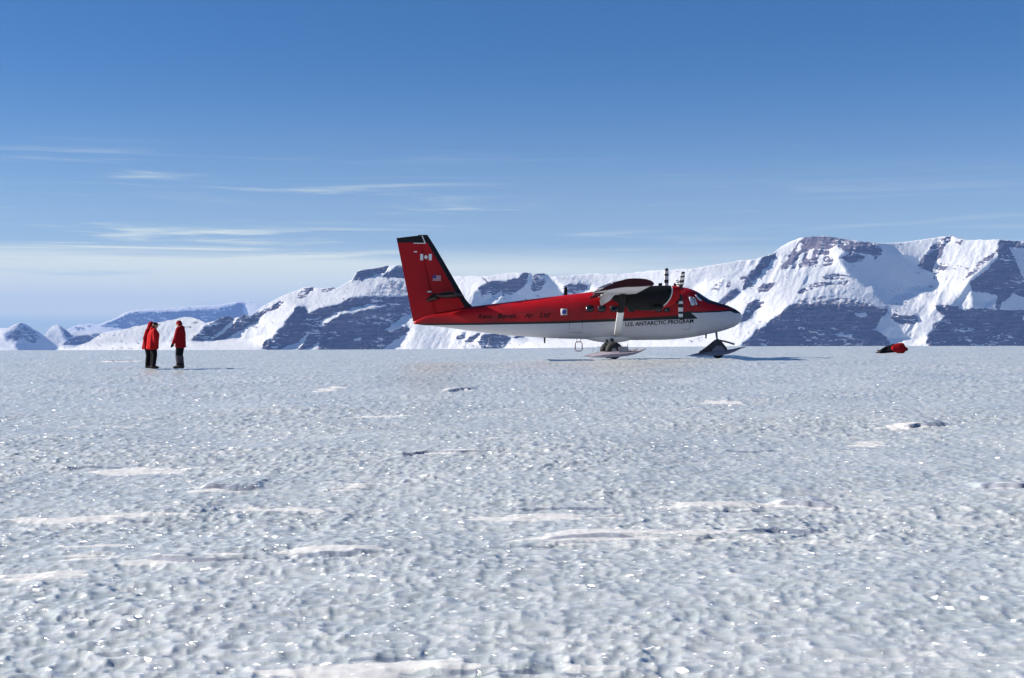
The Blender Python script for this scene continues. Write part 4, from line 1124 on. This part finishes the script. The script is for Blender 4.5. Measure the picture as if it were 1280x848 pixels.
# aerials, belly fittings
def fit(name, build, mat): 
    bm = bmesh.new(); build(bm); link(name, bm_mesh(name, bm, False), mat, air)
fit('blade_antenna', lambda b: prism(b, PP([(705.2, 371), (705.6, 359.2), (709.0, 359.2), (709.2, 371)]), -.03, .03, .01), black_paint)
fit('blade_antenna', lambda b: prism(b, PP([(679.6, 422), (680, 429.2), (681.6, 429.2), (682.2, 422)]), -.02, .02), black_paint)
fit('pitot_mast', lambda b: prism(b, PP([(881.4, 417), (881.4, 423.4), (883.2, 423.4), (884, 417)]), -.03, .03), steel)
fit('beacon', lambda b: box(b, (*[P(825.4, 356.2)[0], 0], P(0, 356.0)[1]), (.16, .16, .14), bev=.02), black_paint)
fit('rooftop_fairing', lambda b: box(b, (P(846, 355)[0], .3, P(0, 356.4)[1]), (.22, .14, .18), bev=.03), black_paint)
def loop(b):
    pts = PP([(719.0, 429.2), (718.4, 437.2), (720.4, 439), (725.4, 439), (727.4, 437.2), (727.0, 429.2), (725.6, 427.6), (720.4, 427.6), (719.0, 429.2)])
    tube(b, [(x, -.35, z) for x, z in pts], .022, 8)
fit('step_frame', loop, orange_paint)
for px in (720.5, 725.5):
    a0, b0 = PP([(px, 427.6), (px, 422.5)])
    fit('step_hanger', lambda b: tube(b, [(a0[0], -.35, a0[1]), (b0[0], -.35, b0[1])], .012, 6), steel)

# ------------------------------------------------------------------ people
def solid(name, hulls, voxel, mat, parent=None, smooth=6):
    """each hull is a list of ellipsoids (centre, radii) spanned by one convex skin; all hulls are welded into one continuous surface"""
    bm = bmesh.new()
    for h in hulls:
        t = bmesh.new()
        for c, r in h:
            r = r if isinstance(r, (tuple, list)) else (r, r, r)
            bmesh.ops.create_icosphere(t, subdivisions=2, radius=1.0, matrix=Matrix.Translation(Vector(c)) @ Matrix.Diagonal((*r, 1)))
        if len(h) > 1:
            res = bmesh.ops.convex_hull(t, input=t.verts)
            junk = [g for g in res['geom_interior'] + res['geom_unused'] if isinstance(g, bmesh.types.BMVert) and g.is_valid]
            bmesh.ops.delete(t, geom=junk, context='VERTS')
        tm = bpy.data.meshes.new('t'); t.to_mesh(tm); t.free(); bm.from_mesh(tm); bpy.data.meshes.remove(tm)
    me = bpy.data.meshes.new(name); bm.to_mesh(me); bm.free()
    o = bpy.data.objects.new('tmp_solid', me); C.objects.link(o)
    m = o.modifiers.new('r', 'REMESH'); m.mode = 'VOXEL'; m.voxel_size = voxel
    if smooth:
        m2 = o.modifiers.new('s', 'SMOOTH'); m2.iterations = smooth; m2.factor = 0.5
    dg = bpy.context.evaluated_depsgraph_get()
    out = bpy.data.meshes.new_from_object(o.evaluated_get(dg))
    bpy.data.objects.remove(o); bpy.data.meshes.remove(me)
    out.name = name
    out.polygons.foreach_set('use_smooth', np.ones(len(out.polygons), bool))
    return out
def fabric(name, col, var=0.2):
    t = NT(name); co = t.coord()
    n = t.noise(co, 9, 5, 0.6); f = t.noise(co, 22, 4, 0.6, (1, 1, 2.5))
    t.set(t.mix(n, tuple(c * (1 - var) for c in col), tuple(c * (1 + var) for c in col)), 0.85, 0.06)
    t.bump(f, 0.6, 0.03)
    return t.m
parka_red = fabric('red_parka_cloth', (0.36, 0.011, 0.014))
parka_dark = fabric('dark_red_parka_cloth', (0.22, 0.006, 0.011))
trouser_black = fabric('black_trouser_cloth', (0.008, 0.008, 0.011))
boot_dark = fabric('dark_boot_leather', (0.035, 0.030, 0.032))
boot_grey = fabric('grey_gaiter_cloth', (0.075, 0.060, 0.075))
glove_black = fabric('black_glove_cloth', (0.020, 0.018, 0.020))
hat_red = fabric('red_hat_wool', (0.22, 0.010, 0.014)); hat_dark = fabric('dark_cap_cloth', (0.020, 0.016, 0.020))
hair_brown = fabric('brown_hair', (0.05, 0.03, 0.02))
skin = NT('weathered_skin'); skin.set((0.42, 0.24, 0.17), 0.55, 0.4); skin = skin.m
eye_dark = simple('dark_eyes', (0.02, 0.016, 0.014), 0.3)

def hand_hulls(w, d, side, curl):
    """palm, four unequal bent fingers and a thumb; w wrist point, d arm direction, side = lateral vector across the palm"""
    w = Vector(w); d = Vector(d).normalized(); s = Vector(side).normalized(); n = d.cross(s).normalized()
    H = [[(w, .030), (w + d * .045 + s * .022, .024), (w + d * .085 + s * .026, .018), (w + d * .085 - s * .026, .018), (w + d * .045 - s * .022, .024)]]
    for k, ln in enumerate((.062, .072, .068, .052)):
        b = w + d * .088 + s * (.030 - .020 * k)
        m = b + (d * math.cos(curl) + n * math.sin(curl)) * ln * .55
        e = m + (d * math.cos(curl * 2.2) + n * math.sin(curl * 2.2)) * ln * .5
        H.append([(b, .0115), (m, .0108)]); H.append([(m, .0108), (e, .009)])
    tb = w + d * .030 + s * .030
    tm = tb + (d * .6 + s * .7 + n * .25).normalized() * .036
    te = tm + (d * .9 + s * .2 + n * .35).normalized() * .030
    H.append([(tb, .016), (tm, .013)]); H.append([(tm, .013), (te, .010)])
    return H

def person(label, loc, rotz, J, parka, trousers, boots, headgear, hat_mat, gloves, group, hood=True, hem=.0, wide=1.0, gaiter=None, lie=False):
    """J: joint positions in metres, figure faces +x; body is one continuous mesh, clothing its children"""
    V = {k: Vector(v) for k, v in J.items()}
    Q = (lambda a, b, c: (c, a, b)) if lie else (lambda a, b, c: (a, b, c))     # girths: front-back, side-side, along the body
    up = (V['head'] - V['neck']).normalized(); fw = V['face'].normalized(); lat = up.cross(fw).normalized()
    hd = V['head']; H = lambda a, b, c: hd + fw * a + lat * b + up * c
    hulls = [[(H(-.012, 0, .03), (.094, .078, .098)), (H(.020, 0, -.035), (.070, .062, .080)), (H(.052, 0, -.085), (.030, .034, .028))],     # skull, face, chin
             [(H(.093, 0, .012), (.010, .009, .012)), (H(.110, 0, -.022), (.013, .015, .012))],                                          # nose
             [(H(.088, -.022, -.058), .008), (H(.088, .022, -.058), .008)],                                                              # lips
             [(H(0, .080, -.005), (.018, .010, .030))], [(H(0, -.080, -.005), (.018, .010, .030))],                                      # ears
             [(H(.082, -.042, .030), .010), (H(.086, .042, .030), .010)],                                                                # brow
             [(V['neck'], (.058, .058, .05)), (H(-.02, 0, -.06), .058)],
             [(V['neck'], .06), (V['shL'], .06), (V['shR'], .06), (V['chest'], Q(.11, .15, .12))], [(V['chest'], Q(.11, .15, .12)), (V['waist'], Q(.10, .135, .1)), (V['pelvis'], Q(.105, .15, .1))]]
    for s in 'LR':
        hulls += [[(V['pelvis'], .09), (V['hip' + s], .085)], [(V['hip' + s], .085), (V['kn' + s], .058)], [(V['kn' + s], .058), (V['an' + s], .040)], [(V['an' + s], .040), (V['toe' + s], .034)],
                  [(V['sh' + s], .055), (V['el' + s], .042)], [(V['el' + s], .042), (V['wr' + s], .030)]]
        hulls += hand_hulls(V['wr' + s], V['wr' + s] - V['el' + s], fw.cross(V['wr' + s] - V['el' + s]).cross(V['wr' + s] - V['el' + s]) * 1.0 + fw * .01, .35)
    root = link('person', solid('person', hulls, .0085, None, smooth=3), skin, None, loc, label=label, category='person', group=group)
    root.rotation_euler = (0, 0, rotz)
    if group is None: del root['group']
    for b in (-.030, .030):
        ey = bmesh.new(); bmesh.ops.create_icosphere(ey, subdivisions=2, radius=.011, matrix=Matrix.Translation(H(.080, b, .008)))
        link('eye', bm_mesh('eye', ey), eye_dark, root)
    w = wide
    ck, wk, pk = V['chest'], V['waist'], V['pelvis']
    dn = (pk - ck).normalized()
    hemc = V['hem'] if 'hem' in V else pk + dn * (.20 + hem)
    gc, gw, gh = (Q(.20, .30, .17), Q(.20, .28, .15), Q(.17, .20, .13)) if lie else ((.17 * w, .21 * w, .14), (.165 * w, .205 * w, .12), (.175 * w, .215 * w, .04))
    P_ = [[(V['neck'] + up * -.02, .085), (V['shL'], .095), (V['shR'], .095), (ck, gc)], [(ck, gc), (wk, gw), (V['shL'], .09), (V['shR'], .09)],
          [(wk, gw), (hemc, gh)]]
    for s in 'LR':
        cuff = V['el' + s] + (V['wr' + s] - V['el' + s]) * .93
        P_ += [[(V['sh' + s], .098), (V['el' + s], .078)], [(V['el' + s], .078), (cuff, .058)]]
    if hood:       # hood thrown back as a thick roll behind the neck
        P_ += [[(V['neck'] - fw * .085 + up * .05 + lat * .07, .055), (V['neck'] - fw * .10 + up * .03 - lat * .07, .055), (V['neck'] - fw * .09 - up * .08, .06)],
               [(V['neck'] + fw * .05 + lat * .07 + up * .015, .032), (V['neck'] - fw * .07 + lat * .09 + up * .04, .04)], [(V['neck'] + fw * .05 - lat * .07 + up * .015, .032), (V['neck'] - fw * .07 - lat * .09 + up * .04, .04)]]
    pk_o = link('parka', solid('parka', P_, .013, None, smooth=5), parka, root)
    for s in 'LR':
        cuff = V['el' + s] + (V['wr' + s] - V['el' + s]) * .93
        link('glove', solid('glove', [[(cuff, .040), (V['wr' + s], .034)]] + [[(c, tuple(x * 1.15 for x in (r if isinstance(r, tuple) else (r, r, r)))) for c, r in h] for h in
             hand_hulls(V['wr' + s], V['wr' + s] - V['el' + s], fw.cross(V['wr' + s] - V['el' + s]).cross(V['wr' + s] - V['el' + s]) + fw * .01, .35)], .006, None, smooth=2), gloves, root)
    T_ = [[(wk, Q(.13, .17, .08)), (V['hipL'], .13), (V['hipR'], .13)]]
    for s in 'LR':
        low = V['an' + s] + (V['kn' + s] - V['an' + s]) * .12
        T_ += [[(V['hip' + s], .125), (V['kn' + s], .092)], [(V['kn' + s], .092), (low, .078)]]
    link('trousers', solid('trousers', T_, .012, None, smooth=4), trousers, root)
    for s in 'LR':
        an, to = V['an' + s], V['toe' + s]; d = (to - an); 
        sole = (an - V['kn' + s]).normalized()
        link('boot', solid('boot', [[(an - sole * .14, .062), (an, .062), (an + sole * .035 - d.normalized() * .035, .045)], [(an, .058), (an + sole * .035, .048), (to, (.045, .048, .036))]], .009, None, smooth=3), boots, root)
        if gaiter is not None:
            link('gaiter', solid('gaiter', [[(an - sole * .34, .098), (an - sole * .02, .074)]], .010, None, smooth=3), gaiter, root)
    hh = [[(H(-.016, 0, .045), (.108, .092, .098)), (H(-.035, 0, -.005), (.088, .092, .07))]]
    if headgear == 'cap':
        hh = [[(H(-.012, 0, .062), (.104, .090, .070))], [(H(.085, .05, .052), (.02, .02, .008)), (H(.085, -.05, .052), (.02, .02, .008)), (H(.165, .03, .036), (.012, .012, .006)), (H(.165, -.03, .036), (.012, .012, .006))]]
    if headgear == 'hood':
        hh = [[(H(-.020, 0, .045), (.122, .110, .112)), (H(-.035, 0, -.06), (.110, .115, .09))], [(H(-.035, 0, -.06), (.110, .115, .09)), (V['neck'] - fw * .03, (.10, .12, .06))], [(H(.075, -.06, .09), .03), (H(.075, .06, .09), .03)]]
    link({'cap': 'cap', 'hood': 'hood', 'hat': 'knit_hat'}[headgear], solid('headgear', hh, .010, None, smooth=3), hat_mat, root)
    if headgear != 'hood':
        link('hair', solid('hair', [[(H(-.055, 0, -.02), (.062, .084, .06)), (H(-.045, 0, -.07), (.045, .065, .04))]], .012, None, smooth=3), hair_brown, root)
    return root

def stand(lean=0.0, h=1.0, arms=((.02, .03), (.02, .03)), stance=.10, step=0.0):
    """standing joints for a 1.72 m figure facing +x; arms = (forward swing at elbow, at wrist)"""
    J = dict(head=(.045 + lean, 0, 1.575), neck=(.005 + lean, 0, 1.43), face=(1, 0, -.06), chest=(-.005 + lean * .8, 0, 1.25), waist=(-.01 + lean * .3, 0, 1.06), pelvis=(-.01, 0, .93))
    for s, k in (('L', 1), ('R', -1)):
        e, wv = arms[0 if k > 0 else 1]
        J['sh' + s] = (-.005 + lean, k * .185, 1.385); J['el' + s] = (e + lean * .7, k * .265, 1.10); J['wr' + s] = (wv, k * .23, .90)
        J['hip' + s] = (-.01, k * .095, .88); J['kn' + s] = (.035 + step * k * .5, k * stance, .49); J['an' + s] = (-.01 + step * k, k * (stance + .01), .085); J['toe' + s] = (.15 + step * k, k * (stance + .03), .045)
    return {k: tuple(c * h for c in v) if k != 'face' else v for k, v in J.items()}
def foot_on(px, py, dist):
    x = (px - 640) / F * dist
    return x, dist, EYE + (HY - py) / F * dist
def on_ice(px, dist):
    x = (px - 640) / F * dist
    return (x, dist, float(base_z(np.array(x), np.array(dist))) - .015)

g1_ = 'people standing on the ice'
PZ = 49.5
# back to the camera's right-hand pair: nearer one, seen from behind-right, facing right
person('person in black cap and bright red parka standing close beside a companion, facing right', on_ice(191.3, PZ), rad(25), stand(.03, 0.955, ((.05, .12), (.0, .04)), .125), parka_red, trouser_black, boot_dark, 'cap', hat_dark, glove_black, g1_, hem=-.01, wide=1.24)
person('person with red hood up, half hidden behind the companion in the black cap', on_ice(186.0, PZ + .55), rad(-12), stand(.06, 0.965, ((-.02, .05), (-.06, -.02)), .10), parka_dark, trouser_black, boot_dark, 'hood', parka_dark, glove_black, g1_, hood=False, wide=1.18)
person('person in red hat and grey gaiters standing alone, facing left towards the pair', on_ice(225.2, PZ - .3), rad(172), stand(.00, 0.985, ((.06, .17), (.02, .10)), .06, .04), parka_dark, trouser_black, boot_dark, 'hat', hat_red, glove_black, g1_, wide=1.08, hem=-.04, gaiter=boot_grey)

# figure lying on its side on the ice beyond the aircraft, back to the camera, legs to the left
LD = 76.0
JL = dict(head=(.62, .14, .27), neck=(.54, .05, .31), face=(.45, .80, -.1), chest=(.40, .0, .31), waist=(.18, -.03, .31), pelvis=(-.06, -.02, .32), shL=(.46, .06, .44), shR=(.50, .06, .17), elL=(.36, .24, .34), elR=(.42, .26, .14), wrL=(.50, .40, .22), wrR=(.55, .42, .10),
          hipL=(-.10, .0, .42), hipR=(-.10, .0, .20), knL=(-.44, .14, .33), knR=(-.50, .05, .13), anL=(-.78, -.02, .15), anR=(-.84, -.12, .10), toeL=(-.90, .06, .20), toeR=(-1.0, -.04, .08), hem=(-.10, -.02, .32))
lx, ly, lz = on_ice(1118.5, LD)
person('person in red parka lying curled on the ice far to the right of the airplane', (lx, ly, lz), rad(0), JL, parka_dark, trouser_black, boot_dark, 'hood', parka_dark, glove_black, None, hood=False, wide=1.25, lie=True)

# ------------------------------------------------------------------ clear cold air
def add_haze(density):
    bm = bmesh.new()
    box(bm, (0, 13000, 270), (40000, 34000, 1500))
    me = bm_mesh('haze', bm, False)
    t = NT('air'); t.n.remove(t.bsdf)
    pv = t.n.new('ShaderNodeVolumePrincipled')
    pv.inputs['Color'].default_value = (0.21, 0.39, 0.90, 1)
    pv.inputs['Density'].default_value = density
    pv.inputs['Anisotropy'].default_value = 0.0
    t.l.new(pv.outputs[0], t.n['Material Output'].inputs['Volume'])
    link('haze', me, t.m, kind='stuff')
add_haze(3.4e-5)
